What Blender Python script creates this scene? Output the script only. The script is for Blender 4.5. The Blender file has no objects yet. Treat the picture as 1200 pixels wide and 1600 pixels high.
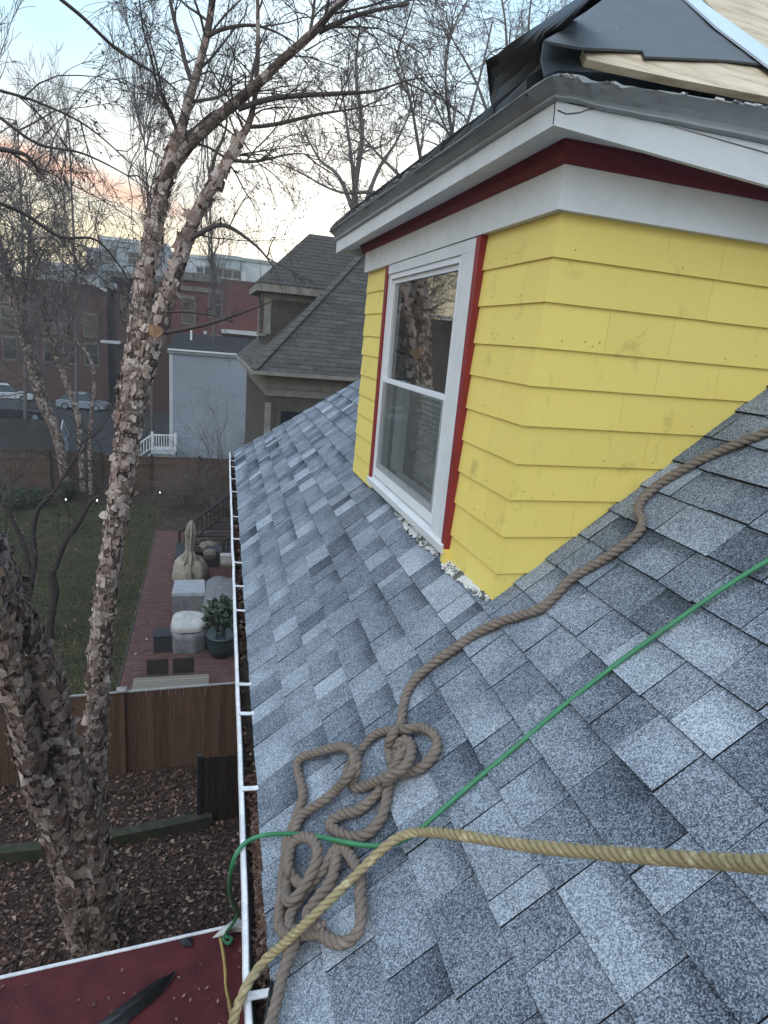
import bpy, math, random
import numpy as np
from mathutils import Vector

# ------------------------------------------------------------------ camera, world, sun, exposure
sc = bpy.context.scene
col = sc.collection
R = math.radians

# camera frame: world axes are X = into the roof, Y = along the eave (away), Z = up; the lens is the origin
F = 976.0
def nd(v): return v / np.linalg.norm(v)
_dY = nd(np.array([320 - 600, 508 - 800, F]))
_dX = np.array([3963 - 600, 836 - 800, F]); _dX = nd(_dX - _dX.dot(_dY) * _dY)
_dZ = -np.cross(_dX, _dY)
if _dZ[1] > 0: _dZ = -_dZ
M = np.stack([_dX, _dY, _dZ])
cam_d = bpy.data.cameras.new('camera'); cam = bpy.data.objects.new('camera', cam_d); col.objects.link(cam)
from mathutils import Matrix
r_, u_, b_ = M[:, 0], -M[:, 1], -M[:, 2]
cam.matrix_world = Matrix(((r_[0], u_[0], b_[0], 0), (r_[1], u_[1], b_[1], 0), (r_[2], u_[2], b_[2], 0), (0, 0, 0, 1)))
cam_d.sensor_fit = 'HORIZONTAL'; cam_d.sensor_width = 36.0; cam_d.lens = 36.0 * F / 1200.0
cam_d.clip_start = 0.05; cam_d.clip_end = 2000
sc.camera = cam

world = bpy.data.worlds.new('World'); sc.world = world; world.use_nodes = True
wn, wl = world.node_tree.nodes, world.node_tree.links
wn.clear()
w_out = wn.new('ShaderNodeOutputWorld'); w_bg = wn.new('ShaderNodeBackground')
w_bg.inputs['Strength'].default_value = 0.1
SUN_EL, SUN_AZ = R(3.0), R(8.0)                        # azimuth measured from +Y towards +X
sky = wn.new('ShaderNodeTexSky'); sky.sky_type = 'NISHITA'; sky.sun_disc = False
sky.sun_elevation = SUN_EL; sky.sun_rotation = SUN_AZ
sky.air_density = 1.0; sky.dust_density = 1.5; sky.ozone_density = 2.0
w_tc = wn.new('ShaderNodeTexCoord'); w_sep = wn.new('ShaderNodeSeparateXYZ')
wl.new(w_tc.outputs['Generated'], w_sep.inputs[0])
def wmath(op, a, b=None, c=None, clamp=False):
    n = wn.new('ShaderNodeMath'); n.operation = op; n.use_clamp = clamp
    for i, v in enumerate((a, b, c)):
        if v is None: continue
        if isinstance(v, (int, float)): n.inputs[i].default_value = v
        else: wl.new(v, n.inputs[i])
    return n.outputs[0]
# dusk gradient by elevation (values are ten times the picture's, for strength 0.1)
w_ramp = wn.new('ShaderNodeValToRGB')
el = w_ramp.color_ramp; el.interpolation = 'EASE'
stops = [(0.0, (8.6, 7.0, 4.2)), (0.09, (9.2, 8.0, 5.0)), (0.2, (8.0, 8.3, 7.8)), (0.34, (5.0, 7.5, 9.4)),
         (0.6, (4.3, 6.6, 9.2)), (1.0, (4.4, 6.8, 9.8))]
while len(el.elements) < len(stops): el.elements.new(0.5)
for e, (p, c) in zip(el.elements, stops): e.position = p; e.color = (c[0] / 10, c[1] / 10, c[2] / 10, 1)
wl.new(wmath('MAXIMUM', w_sep.outputs[2], 0.0), w_ramp.inputs[0])
# brightening round the place where the sun has set
w_dot = wn.new('ShaderNodeVectorMath'); w_dot.operation = 'DOT_PRODUCT'
wl.new(w_tc.outputs['Generated'], w_dot.inputs[0])
w_dot.inputs[1].default_value = (math.sin(R(9)) * math.cos(R(11)), math.cos(R(9)) * math.cos(R(11)), math.sin(R(11)))
glow = wmath('POWER', wmath('MAXIMUM', w_dot.outputs['Value'], 0.0), 55.0)
# long thin clouds, pink underneath
w_map = wn.new('ShaderNodeMapping'); w_map.inputs['Scale'].default_value = (1.6, 1.6, 9.0)
w_map.inputs['Rotation'].default_value = (0, R(9), 0)
wl.new(w_tc.outputs['Generated'], w_map.inputs[0])
w_noise = wn.new('ShaderNodeTexNoise'); w_noise.inputs['Scale'].default_value = 2.2
w_noise.inputs['Detail'].default_value = 6; w_noise.inputs['Roughness'].default_value = 0.6
wl.new(w_map.outputs[0], w_noise.inputs[0])
band = wmath('SUBTRACT', 1.0, wmath('ABSOLUTE', wmath('MULTIPLY', wmath('SUBTRACT', wmath('ADD', w_sep.outputs[2], wmath('MULTIPLY', w_sep.outputs[0], 0.18)), 0.142), 46.0)), clamp=True)
side = wmath('MULTIPLY', wmath('SUBTRACT', 0.02, w_sep.outputs[0]), 9.0, clamp=True)
cl = wmath('MULTIPLY', wmath('MULTIPLY', band, side), wmath('MULTIPLY', wmath('SUBTRACT', w_noise.outputs[0], 0.33), 4.0, clamp=True))
veil = wmath('MULTIPLY', wmath('SUBTRACT', w_noise.outputs[0], 0.47), 2.6, clamp=True)
def wmix(fac, a, b, blend='MIX'):
    n = wn.new('ShaderNodeMix'); n.data_type = 'RGBA'; n.blend_type = blend
    if isinstance(fac, (int, float)): n.inputs[0].default_value = fac
    else: wl.new(fac, n.inputs[0])
    for i, v in ((6, a), (7, b)):
        if isinstance(v, tuple): n.inputs[i].default_value = (*v, 1)
        else: wl.new(v, n.inputs[i])
    return n.outputs[2]
w_scale = wn.new('ShaderNodeVectorMath'); w_scale.operation = 'SCALE'; w_scale.inputs['Scale'].default_value = 10.0
wl.new(w_ramp.outputs[0], w_scale.inputs[0])
c0 = wmix(0.12, w_scale.outputs[0], sky.outputs[0])
c1 = wmix(wmath('MULTIPLY', veil, 0.30), c0, (8.4, 8.2, 8.3))
c2 = wmix(wmath('MULTIPLY', glow, 0.85), c1, (13.0, 12.4, 11.0))
c3 = wmix(wmath('MINIMUM', wmath('MULTIPLY', cl, 1.6), 0.85), c2, (9.0, 4.9, 3.4))
wl.new(c3, w_bg.inputs[0]); wl.new(w_bg.outputs[0], w_out.inputs[0])

sun_d = bpy.data.lights.new('sun', 'SUN'); sun = bpy.data.objects.new('sun', sun_d); col.objects.link(sun)
sun_d.energy = 1.3; sun_d.angle = R(70); sun_d.color = (1.0, 0.96, 0.9)
sun.rotation_euler = Vector((0.45, 0.6, -1.0)).to_track_quat('-Z', 'Y').to_euler()
sc.view_settings.view_transform = 'Standard'; sc.view_settings.look = 'None'
sc.view_settings.exposure = 0.6; sc.view_settings.gamma = 1.0; sc.view_settings.use_curve_mapping = False
sc.cycles.max_bounces = 6; sc.cycles.diffuse_bounces = 3; sc.cycles.glossy_bounces = 3
sc.cycles.transparent_max_bounces = 8; sc.cycles.caustics_reflective = False; sc.cycles.caustics_refractive = False

# ------------------------------------------------------------------ measuring helpers (photo point -> point on a real plane)
def ray(u, v): return M @ np.array([(u - 600) / F, (v - 800) / F, 1.0])
def on_x(u, v, X): r = ray(u, v); return r * (X / r[0])
def on_y(u, v, Y): r = ray(u, v); return r * (Y / r[1])
def on_z(u, v, Z): r = ray(u, v); return r * (Z / r[2])
def on_plane(u, v, p, n): r = ray(u, v); return r * (np.dot(p, n) / np.dot(r, n))
def proj(P):
    q = np.asarray(P, float) @ M
    return 600 + F * q[..., 0] / q[..., 2], 800 + F * q[..., 1] / q[..., 2], q[..., 2]
def A(*v): return np.array(v, float)
HAZE = 0.0013                                          # density of the evening air
ZG = -8.8                                               # ground level below the lens

# ------------------------------------------------------------------ materials
class NT:
    def __init__(s, name):
        s.m = bpy.data.materials.new(name); s.m.use_nodes = True
        s.n, s.l = s.m.node_tree.nodes, s.m.node_tree.links
        s.b = s.n['Principled BSDF']; s.out = s.n['Material Output']
        s.tc = s.n.new('ShaderNodeTexCoord')
    def put(s, sock, v):
        if isinstance(v, bpy.types.NodeSocket): s.l.new(v, sock)
        elif isinstance(v, tuple) and len(v) == 3 and sock.type == 'RGBA': sock.default_value = (*v, 1)
        else: sock.default_value = v
    def coord(s, scale=(1, 1, 1), kind='Object', rot=(0, 0, 0)):
        mp = s.n.new('ShaderNodeMapping'); mp.inputs['Scale'].default_value = scale; mp.inputs['Rotation'].default_value = rot
        s.l.new(s.tc.outputs[kind], mp.inputs[0]); return mp.outputs[0]
    def noise(s, scale, detail=3, rough=0.55, vec=None, out=0):
        n = s.n.new('ShaderNodeTexNoise'); n.inputs['Scale'].default_value = scale; n.inputs['Detail'].default_value = detail
        n.inputs['Roughness'].default_value = rough; s.l.new(vec or s.tc.outputs['Object'], n.inputs[0]); return n.outputs[out]
    def voro(s, scale, vec=None, feature='F1', out='Color', rnd=1.0):
        n = s.n.new('ShaderNodeTexVoronoi'); n.inputs['Scale'].default_value = scale; n.feature = feature
        n.inputs['Randomness'].default_value = rnd
        s.l.new(vec or s.tc.outputs['Object'], n.inputs[0]); return n.outputs[out]
    def math(s, op, a, b=0.0, clamp=False):
        n = s.n.new('ShaderNodeMath'); n.operation = op; n.use_clamp = clamp; s.put(n.inputs[0], a); s.put(n.inputs[1], b); return n.outputs[0]
    def ramp(s, fac, stops, interp='LINEAR'):
        n = s.n.new('ShaderNodeValToRGB'); e = n.color_ramp; e.interpolation = interp
        while len(e.elements) < len(stops): e.elements.new(0.5)
        for k, (p, c) in zip(e.elements, stops):
            k.position = p; k.color = (*c, 1) if isinstance(c, tuple) else (c, c, c, 1)
        s.put(n.inputs[0], fac); return n.outputs[0]
    def mix(s, fac, a, b, blend='MIX'):
        n = s.n.new('ShaderNodeMix'); n.data_type = 'RGBA'; n.blend_type = blend
        s.put(n.inputs[0], fac); s.put(n.inputs[6], a); s.put(n.inputs[7], b); return n.outputs[2]
    def attr(s, name, out='Fac'):
        n = s.n.new('ShaderNodeAttribute'); n.attribute_name = name; return n.outputs[out]
    def sepx(s, vec, i):
        n = s.n.new('ShaderNodeSeparateXYZ'); s.l.new(vec, n.inputs[0]); return n.outputs[i]
    def rnd(s):
        n = s.n.new('ShaderNodeObjectInfo'); return n.outputs['Random']
    def bump(s, h, strength=0.4, dist=0.01):
        n = s.n.new('ShaderNodeBump'); n.inputs['Strength'].default_value = strength; n.inputs['Distance'].default_value = dist
        s.put(n.inputs['Height'], h); s.l.new(n.outputs[0], s.b.inputs['Normal'])
    def base(s, c, rough=0.8, spec=None, metal=None):
        s.put(s.b.inputs['Base Color'], c); s.put(s.b.inputs['Roughness'], rough)
        if spec is not None: s.b.inputs['Specular IOR Level'].default_value = spec
        if metal is not None: s.b.inputs['Metallic'].default_value = metal
        return s.m

def plain(name, c, c2=None, scale=4.0, rough=0.8, bump=0.0, bscale=60.0, spec=0.3, metal=0.0, stretch=(1, 1, 1), rnd=0.0, detail=4):
    t = NT(name); v = t.coord(stretch)
    c2 = c2 or tuple(x * 0.7 for x in c)
    f = t.noise(scale, detail, 0.6, v)
    f = t.ramp(f, [(0.3, 0.0), (0.7, 1.0)])
    k = t.mix(f, c2, c)
    if rnd:
        k = t.mix(1.0, k, t.ramp(t.rnd(), [(0, 1 - rnd), (1, 1.0)]), 'MULTIPLY')
    if bump: t.bump(t.noise(bscale, 4, 0.6, v), bump, 0.01)
    return t.base(k, rough, spec, metal)

MT = {}
# asphalt shingle granules: per tab tone, darker printed band at the head of a tab
t = NT('asphalt_granules')
tone = t.attr('tone'); uv = t.attr('UVMap', 'Vector')
vv = t.sepx(uv, 1); bs = t.attr('band')
g1 = t.sepx(t.voro(380.0), 0)
n1 = t.noise(55.0, 3, 0.7); n2 = t.noise(5.0, 4, 0.6)
edge = t.math('MULTIPLY', t.ramp(t.math('ADD', vv, t.math('MULTIPLY', t.math('SUBTRACT', n1, 0.5), 0.5)), [(0.50, 0.0), (0.95, 1.0)]), bs)
val = t.math('ADD', t.math('MULTIPLY', g1, 0.55), t.math('MULTIPLY', t.math('SUBTRACT', t.noise(600.0, 2, 0.5), 0.5), 0.75))
val = t.math('ADD', val, tone)
val = t.math('ADD', val, t.math('MULTIPLY', t.math('SUBTRACT', n1, 0.5), 0.22))
val = t.math('ADD', val, t.math('MULTIPLY', t.math('SUBTRACT', n2, 0.5), 0.38))
val = t.math('SUBTRACT', val, t.math('MULTIPLY', edge, 0.22))
cc = t.ramp(val, [(0.0, (0.020, 0.025, 0.034)), (0.28, (0.080, 0.096, 0.122)), (0.52, (0.205, 0.238, 0.285)), (0.78, (0.39, 0.435, 0.495)), (1.0, (0.54, 0.585, 0.64))])
t.bump(t.math('ADD', g1, n1), 0.35, 0.003)
MT['shingle'] = t.base(cc, 0.95, 0.15)
MT['shingle_far'] = MT['shingle']
MT['asphalt_edge'] = plain('asphalt_cut_edge', (0.022, 0.023, 0.027), (0.012, 0.012, 0.014), 60, 0.9)
# yellow painted siding
t = NT('yellow_paint')
v = t.coord((3, 3, 0.5)); gr = t.noise(70.0, 4, 0.6, t.coord((6, 6, 0.5)))
st = t.ramp(t.noise(7.0, 6, 0.65), [(0.60, 0.0), (0.74, 1.0)])
st2 = t.ramp(t.noise(16.0, 5, 0.7, t.coord((1, 1, 0.35))), [(0.62, 0.0), (0.78, 1.0)])
k = t.mix(t.noise(1.6, 4, 0.6), (0.82, 0.655, 0.165), (0.86, 0.705, 0.21))
k = t.mix(t.math('MULTIPLY', st, 0.65), k, (0.44, 0.35, 0.12))
k = t.mix(t.math('MULTIPLY', st2, 0.45), k, (0.36, 0.29, 0.11))
k = t.mix(1.0, k, t.ramp(t.rnd(), [(0, 0.93), (1, 1.0)]), 'MULTIPLY')
t.bump(t.math('ADD', gr, t.noise(300.0, 2)), 0.22, 0.004)
MT['yellow'] = t.base(k, 0.55, 0.35)
# white paint, weathered
def white_paint(name, c, dirt=0.5, flake=0.0):
    t = NT(name)
    d = t.ramp(t.noise(6.0, 7, 0.7), [(0.48, 0.0), (0.75, 1.0)])
    k = t.mix(t.math('MULTIPLY', d, dirt), c, tuple(x * 0.62 for x in c))
    fine = t.ramp(t.noise(45.0, 5, 0.7, t.coord((1, 0.35, 1))), [(0.64, 0.0), (0.72, 1.0)])
    k = t.mix(t.math('MULTIPLY', fine, 0.35), k, (0.25, 0.25, 0.25))
    if flake:
        p = t.ramp(t.noise(22.0, 5, 0.75), [(0.50, 0.0), (0.53, 1.0)])
        k = t.mix(t.math('MULTIPLY', p, flake), k, (0.09, 0.085, 0.08))
    t.bump(t.noise(35.0, 5, 0.65), 0.25, 0.006)
    return t.base(k, 0.6, 0.3)
MT['white'] = white_paint('white_trim_paint', (0.66, 0.68, 0.70), 0.45)
MT['white_vinyl'] = white_paint('white_vinyl', (0.72, 0.74, 0.78), 0.18)
MT['peel'] = white_paint('peeling_white_flashing', (0.62, 0.62, 0.60), 0.5, 1.0)
MT['red'] = plain('dark_red_paint', (0.165, 0.021, 0.028), (0.12, 0.015, 0.02), 9, 0.55, 0.2, 80, 0.35)
MT['redtrim'] = plain('red_trim_paint', (0.27, 0.030, 0.036), (0.20, 0.022, 0.027), 9, 0.5, 0.2, 80, 0.35)
MT['greymetal'] = plain('grey_painted_metal', (0.36, 0.385, 0.40), (0.27, 0.29, 0.305), 5, 0.5, 0.25, 30, 0.4)
MT['alu'] = white_paint('gutter_white', (0.74, 0.75, 0.78), 0.5, 0.18)
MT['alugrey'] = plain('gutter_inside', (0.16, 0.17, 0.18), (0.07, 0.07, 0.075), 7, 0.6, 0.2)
MT['black'] = plain('black_felt', (0.022, 0.026, 0.032), (0.013, 0.015, 0.019), 6, 0.55, 0.2, 40, 0.4)
t = NT('grey_underlayment')
sp = t.ramp(t.voro(22.0, out='Distance'), [(0.05, 1.0), (0.08, 0.0)])
k = t.mix(t.noise(3.0, 5), (0.085, 0.095, 0.105), (0.125, 0.135, 0.145))
MT['underlay'] = t.base(t.mix(t.math('MULTIPLY', sp, 0.5), k, (0.4, 0.4, 0.4)), 0.6, 0.3)
t = NT('plywood')
g = t.noise(5.0, 6, 0.65, t.coord((0.8, 5.0, 5.0)))
kn = t.ramp(t.noise(9.0, 3), [(0.66, 0.0), (0.74, 1.0)])
k = t.ramp(g, [(0.3, (0.36, 0.265, 0.17)), (0.5, (0.55, 0.45, 0.32)), (0.7, (0.66, 0.57, 0.43))])
MT['ply'] = t.base(t.mix(t.math('MULTIPLY', kn, 0.45), k, (0.24, 0.16, 0.09)), 0.7, 0.2)
MT['plyedge'] = plain('plywood_edge', (0.26, 0.19, 0.13), (0.12, 0.08, 0.055), 60, 0.8, stretch=(0.3, 1, 4))
MT['drip'] = plain('drip_edge_white', (0.60, 0.68, 0.80), (0.50, 0.58, 0.70), 5, 0.35, spec=0.5)
# glass: clear with a Fresnel reflection
t = NT('window_glass')
gl = t.n.new('ShaderNodeBsdfGlossy'); gl.inputs['Roughness'].default_value = 0.02
tr = t.n.new('ShaderNodeBsdfTransparent'); tr.inputs[0].default_value = (0.75, 0.78, 0.77, 1)
fr = t.n.new('ShaderNodeFresnel'); fr.inputs[0].default_value = 1.45
mx = t.n.new('ShaderNodeMixShader'); t.l.new(t.math('ADD', t.math('MULTIPLY', fr.outputs[0], 0.48), 0.015), mx.inputs[0])
t.l.new(tr.outputs[0], mx.inputs[1]); t.l.new(gl.outputs[0], mx.inputs[2]); t.l.new(mx.outputs[0], t.out.inputs[0])
MT['glass'] = t.m
t = NT('dark_far_glass'); MT['farglass'] = t.base((0.02, 0.024, 0.03), 0.08, 0.6)
MT['room'] = plain('room_plaster', (0.34, 0.36, 0.35), (0.28, 0.30, 0.29), 3, 0.9)
MT['blind'] = plain('pale_blind', (0.50, 0.54, 0.52), (0.42, 0.46, 0.44), 3, 0.8)
t = NT('insect_screen')
tr = t.n.new('ShaderNodeBsdfTransparent'); df = t.n.new('ShaderNodeBsdfDiffuse'); df.inputs[0].default_value = (0.17, 0.185, 0.18, 1)
mx = t.n.new('ShaderNodeMixShader'); mx.inputs[0].default_value = 0.42; t.l.new(tr.outputs[0], mx.inputs[1]); t.l.new(df.outputs[0], mx.inputs[2]); t.l.new(mx.outputs[0], t.out.inputs[0]); MT['screen'] = t.m
# ropes
def rope_mat(name, a, b, hi):
    t = NT(name); f = t.noise(260.0, 4, 0.7); k = t.mix(f, a, b)
    k = t.mix(t.ramp(t.noise(35.0, 4), [(0.55, 0.0), (0.72, 0.6)]), k, hi)
    t.bump(t.noise(500.0, 3, 0.6), 0.5, 0.003); return t.base(k, 0.85, 0.2)
MT['brownrope'] = rope_mat('weathered_rope', (0.105, 0.082, 0.068), (0.25, 0.205, 0.175), (0.30, 0.245, 0.20))
MT['goldrope'] = rope_mat('manila_rope', (0.20, 0.158, 0.085), (0.41, 0.34, 0.20), (0.70, 0.61, 0.38))
MT['greencord'] = plain('green_cord', (0.040, 0.21, 0.095), (0.030, 0.15, 0.070), 25, 0.45, 0.2, 300, 0.5)
MT['string'] = plain('yellow_string', (0.42, 0.31, 0.12), (0.27, 0.19, 0.07), 60, 0.8)
# vegetation and ground
t = NT('birch_bark')
vz = t.coord((1.0, 1.0, 0.75)); cells = t.voro(10.5, vz); cd = t.voro(10.5, vz, 'DISTANCE_TO_EDGE', 'Distance')
k = t.ramp(t.sepx(cells, 0), [(0.0, (0.075, 0.056, 0.050)), (0.30, (0.15, 0.115, 0.10)), (0.55, (0.26, 0.205, 0.18)), (0.8, (0.38, 0.315, 0.285)), (1.0, (0.50, 0.43, 0.395))])
k = t.mix(t.ramp(cd, [(0.0, 0.85), (0.07, 0.0)]), k, (0.03, 0.02, 0.018))
k = t.mix(t.ramp(t.noise(30.0, 5, 0.7), [(0.5, 0.0), (0.65, 0.7)]), k, (0.085, 0.055, 0.045))
t.bump(t.math('ADD', t.sepx(cells, 0), t.noise(40.0, 4)), 0.8, 0.03)
MT['birch'] = t.base(k, 0.9, 0.1)
t = NT('peeling_bark')
k = t.ramp(t.attr('tone'), [(0.0, (0.085, 0.058, 0.050)), (0.3, (0.22, 0.150, 0.130)), (0.55, (0.40, 0.298, 0.262)), (0.8, (0.58, 0.485, 0.44)), (1.0, (0.70, 0.62, 0.58))])
MT['flake'] = t.base(t.mix(t.math('MULTIPLY', t.noise(60.0, 3), 0.5), k, (0.16, 0.115, 0.10)), 0.9, 0.1)
def bark(name, a, b): return plain(name, a, b, 12, 0.9, 0.4, 50, 0.1)
MT['bark_dark'] = bark('dark_bark', (0.060, 0.050, 0.046), (0.034, 0.029, 0.027))
MT['bark_grey'] = bark('grey_bark', (0.13, 0.115, 0.105), (0.07, 0.06, 0.056))
MT['bark_far'] = bark('far_bark', (0.15, 0.128, 0.125), (0.10, 0.087, 0.085))  # lightened: the haze of distance is put into this bark colour
MT['bark_pink'] = bark('pink_bark', (0.24, 0.165, 0.14), (0.10, 0.07, 0.06))
MT['twig'] = plain('twig_bark', (0.105, 0.086, 0.083), (0.065, 0.054, 0.052), 8, 0.9)
t = NT('soil_with_leaves')
k = t.ramp(t.sepx(t.voro(16.0), 0), [(0.0, (0.018, 0.014, 0.012)), (0.5, (0.05, 0.034, 0.027)), (1.0, (0.10, 0.065, 0.048))])
k = t.mix(t.noise(1.2, 5), k, (0.035, 0.027, 0.022)); t.bump(t.noise(25, 5), 0.6, 0.03)
MT['soil'] = t.base(k, 0.95, 0.1)
t = NT('leaf'); k = t.ramp(t.attr('tone'), [(0.0, (0.034, 0.020, 0.017)), (0.5, (0.105, 0.058, 0.047)), (0.85, (0.18, 0.108, 0.085)), (1.0, (0.34, 0.24, 0.18))])
MT['leaf'] = t.base(k, 0.8, 0.2)
t = NT('lawn_turf')
k = t.mix(t.ramp(t.noise(0.9, 6, 0.7), [(0.35, 0.0), (0.65, 1.0)]), (0.032, 0.037, 0.019), (0.078, 0.068, 0.038))
k = t.mix(t.ramp(t.noise(22.0, 4, 0.7), [(0.4, 0.0), (0.7, 0.8)]), k, (0.050, 0.046, 0.024))
t.bump(t.noise(40.0, 4), 0.8, 0.05); MT['lawn'] = t.base(k, 0.95, 0.1)
t = NT('grass_blade'); k = t.ramp(t.attr('tone'), [(0.0, (0.028, 0.034, 0.015)), (0.6, (0.064, 0.066, 0.032)), (1.0, (0.14, 0.12, 0.070))])
MT['blade'] = t.base(k, 0.9, 0.1)
def brick_mat(name, a, b, c): 
    t = NT(name); k = t.ramp(t.attr('tone'), [(0.0, a), (0.5, b), (1.0, c)])
    k = t.mix(t.math('MULTIPLY', t.noise(30, 4), 0.4), k, tuple(x * 0.6 for x in a)); return t.base(k, 0.9, 0.15)
MT['paver'] = brick_mat('paver_brick', (0.092, 0.050, 0.046), (0.108, 0.060, 0.055), (0.128, 0.074, 0.068))
MT['joint'] = plain('paver_joint', (0.075, 0.048, 0.042), (0.05, 0.034, 0.03), 20)
MT['cedar'] = plain('fence_cedar', (0.155, 0.088, 0.060), (0.090, 0.052, 0.037), 3, 0.85, 0.25, 30, 0.2, stretch=(9, 9, 0.5), rnd=0.35)
MT['cedar_pale'] = plain('fence_cedar_pale', (0.130, 0.088, 0.066), (0.085, 0.058, 0.045), 3, 0.85, 0.2, 30, 0.2, stretch=(6, 6, 0.5), rnd=0.25)
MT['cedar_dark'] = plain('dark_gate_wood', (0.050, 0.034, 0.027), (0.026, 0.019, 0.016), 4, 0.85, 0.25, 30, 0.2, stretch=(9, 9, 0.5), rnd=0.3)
MT['capgrey'] = plain('weathered_cap', (0.30, 0.29, 0.28), (0.20, 0.19, 0.18), 12, 0.8)
MT['timber'] = plain('mossy_timber', (0.060, 0.052, 0.038), (0.022, 0.030, 0.016), 7, 0.95, 0.4)
MT['slat'] = plain('bleached_slats', (0.24, 0.21, 0.17), (0.17, 0.145, 0.12), 6, 0.8, stretch=(0.5, 6, 6), rnd=0.2)
MT['darkwood'] = plain('dark_stained_wood', (0.045, 0.034, 0.030), (0.025, 0.02, 0.018), 6, 0.8)
MT['cream'] = plain('cream_canvas', (0.34, 0.31, 0.262), (0.20, 0.182, 0.155), 7, 0.95, 0.5, 14)
MT['greycover'] = plain('grey_cover', (0.20, 0.205, 0.215), (0.11, 0.113, 0.12), 6, 0.7, 0.3, 10)
MT['palecover'] = plain('pale_cover', (0.35, 0.37, 0.405), (0.25, 0.265, 0.295), 6, 0.6, 0.2, 10)
MT['whitecover'] = plain('white_cover', (0.44, 0.43, 0.425), (0.29, 0.285, 0.28), 7, 0.7, 0.2, 10)
MT['wicker'] = plain('dark_wicker', (0.036, 0.037, 0.043), (0.022, 0.022, 0.026), 30, 0.7, 0.5, 90)
MT['pot'] = plain('glazed_pot', (0.030, 0.047, 0.053), (0.018, 0.028, 0.033), 6, 0.35, spec=0.5)
t = NT('evergreen_leaf'); k = t.ramp(t.attr('tone'), [(0.0, (0.012, 0.022, 0.014)), (1.0, (0.055, 0.078, 0.042))])
MT['evergreen'] = t.base(k, 0.6, 0.3)
MT['redroof'] = plain('red_rolled_roofing', (0.105, 0.021, 0.025), (0.055, 0.013, 0.016), 5, 0.9, 0.25, 120)
MT['rag'] = plain('pale_rag', (0.55, 0.55, 0.56), (0.35, 0.35, 0.35), 14, 0.9)
MT['muck'] = plain('gutter_muck', (0.060, 0.046, 0.036), (0.022, 0.018, 0.016), 30, 0.95, 0.8, 60)
# far buildings
def far_brick(name, a, b, sc_=1.0):
    t = NT(name); n = t.n.new('ShaderNodeTexBrick'); n.inputs['Scale'].default_value = 3.0 * sc_
    n.inputs['Color1'].default_value = (*a, 1); n.inputs['Color2'].default_value = (*b, 1); n.inputs['Mortar'].default_value = (*(x * 0.8 for x in a), 1)
    t.l.new(t.coord((1, 1, 1), rot=(R(90), 0, 0)), n.inputs[0])
    return t.base(t.mix(t.math('MULTIPLY', t.noise(0.5, 5), 0.5), n.outputs[0], tuple(x * 0.6 for x in b)), 0.9, 0.15)
MT['brick_red'] = far_brick('red_brickwork', (0.150, 0.058, 0.054), (0.125, 0.050, 0.047))
MT['brick_brown'] = far_brick('brown_brickwork', (0.105, 0.060, 0.052), (0.085, 0.048, 0.043))
MT['cornice_grey'] = plain('stone_cornice', (0.17, 0.155, 0.14), (0.12, 0.11, 0.10), 3)
MT['far_white'] = plain('pale_panel', (0.50, 0.52, 0.54), (0.42, 0.44, 0.46), 0.6)
MT['far_grey'] = plain('grey_panel', (0.27, 0.31, 0.33), (0.22, 0.25, 0.27), 0.6)
MT['far_green'] = plain('green_roofing', (0.22, 0.27, 0.25), (0.18, 0.22, 0.21), 0.6)
MT['siding_blue'] = plain('blue_grey_siding', (0.27, 0.30, 0.35), (0.225, 0.252, 0.295), 0.8, 0.8)
MT['roof_dark'] = plain('dark_flat_roof', (0.042, 0.038, 0.038), (0.026, 0.025, 0.025), 0.8, 1.0, spec=0.05)
MT['roof_far'] = plain('weathered_far_shingle', (0.095, 0.089, 0.084), (0.058, 0.055, 0.053), 7, 0.95, 0.4, 30, rnd=0.35)
MT['wall_taupe'] = plain('taupe_wall_shingle', (0.085, 0.074, 0.066), (0.055, 0.049, 0.045), 5, 0.9, 0.3, 20)
MT['trim_taupe'] = plain('taupe_trim', (0.24, 0.225, 0.20), (0.15, 0.14, 0.13), 4)
MT['asphalt'] = plain('asphalt', (0.05, 0.048, 0.048), (0.032, 0.031, 0.031), 2, 1.0, spec=0.05)
MT['carwhite'] = plain('silver_white_paint', (0.55, 0.57, 0.60), (0.5, 0.52, 0.55), 1, 0.25, spec=0.6)
MT['carblack'] = plain('black_car_paint', (0.02, 0.021, 0.025), (0.015, 0.015, 0.018), 1, 0.2, spec=0.6)
MT['cargrey'] = plain('grey_blue_car_paint', (0.22, 0.26, 0.31), (0.2, 0.23, 0.28), 1, 0.25, spec=0.6)
MT['tyre'] = plain('tyre_rubber', (0.02, 0.02, 0.02), (0.012, 0.012, 0.012), 5)
MT['orange'] = plain('orange_inner_bark', (0.40, 0.245, 0.15), (0.22, 0.125, 0.08), 14, 0.9, 0.6, 30)
def lamp_mat(name, c, s):
    t = NT(name); t.b.inputs['Emission Color'].default_value = (*c, 1); t.b.inputs['Emission Strength'].default_value = s
    return t.base(c, 0.4)
MT['lampwhite'] = lamp_mat('lit_lamp', (1.0, 0.93, 0.8), 2.0)

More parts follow.
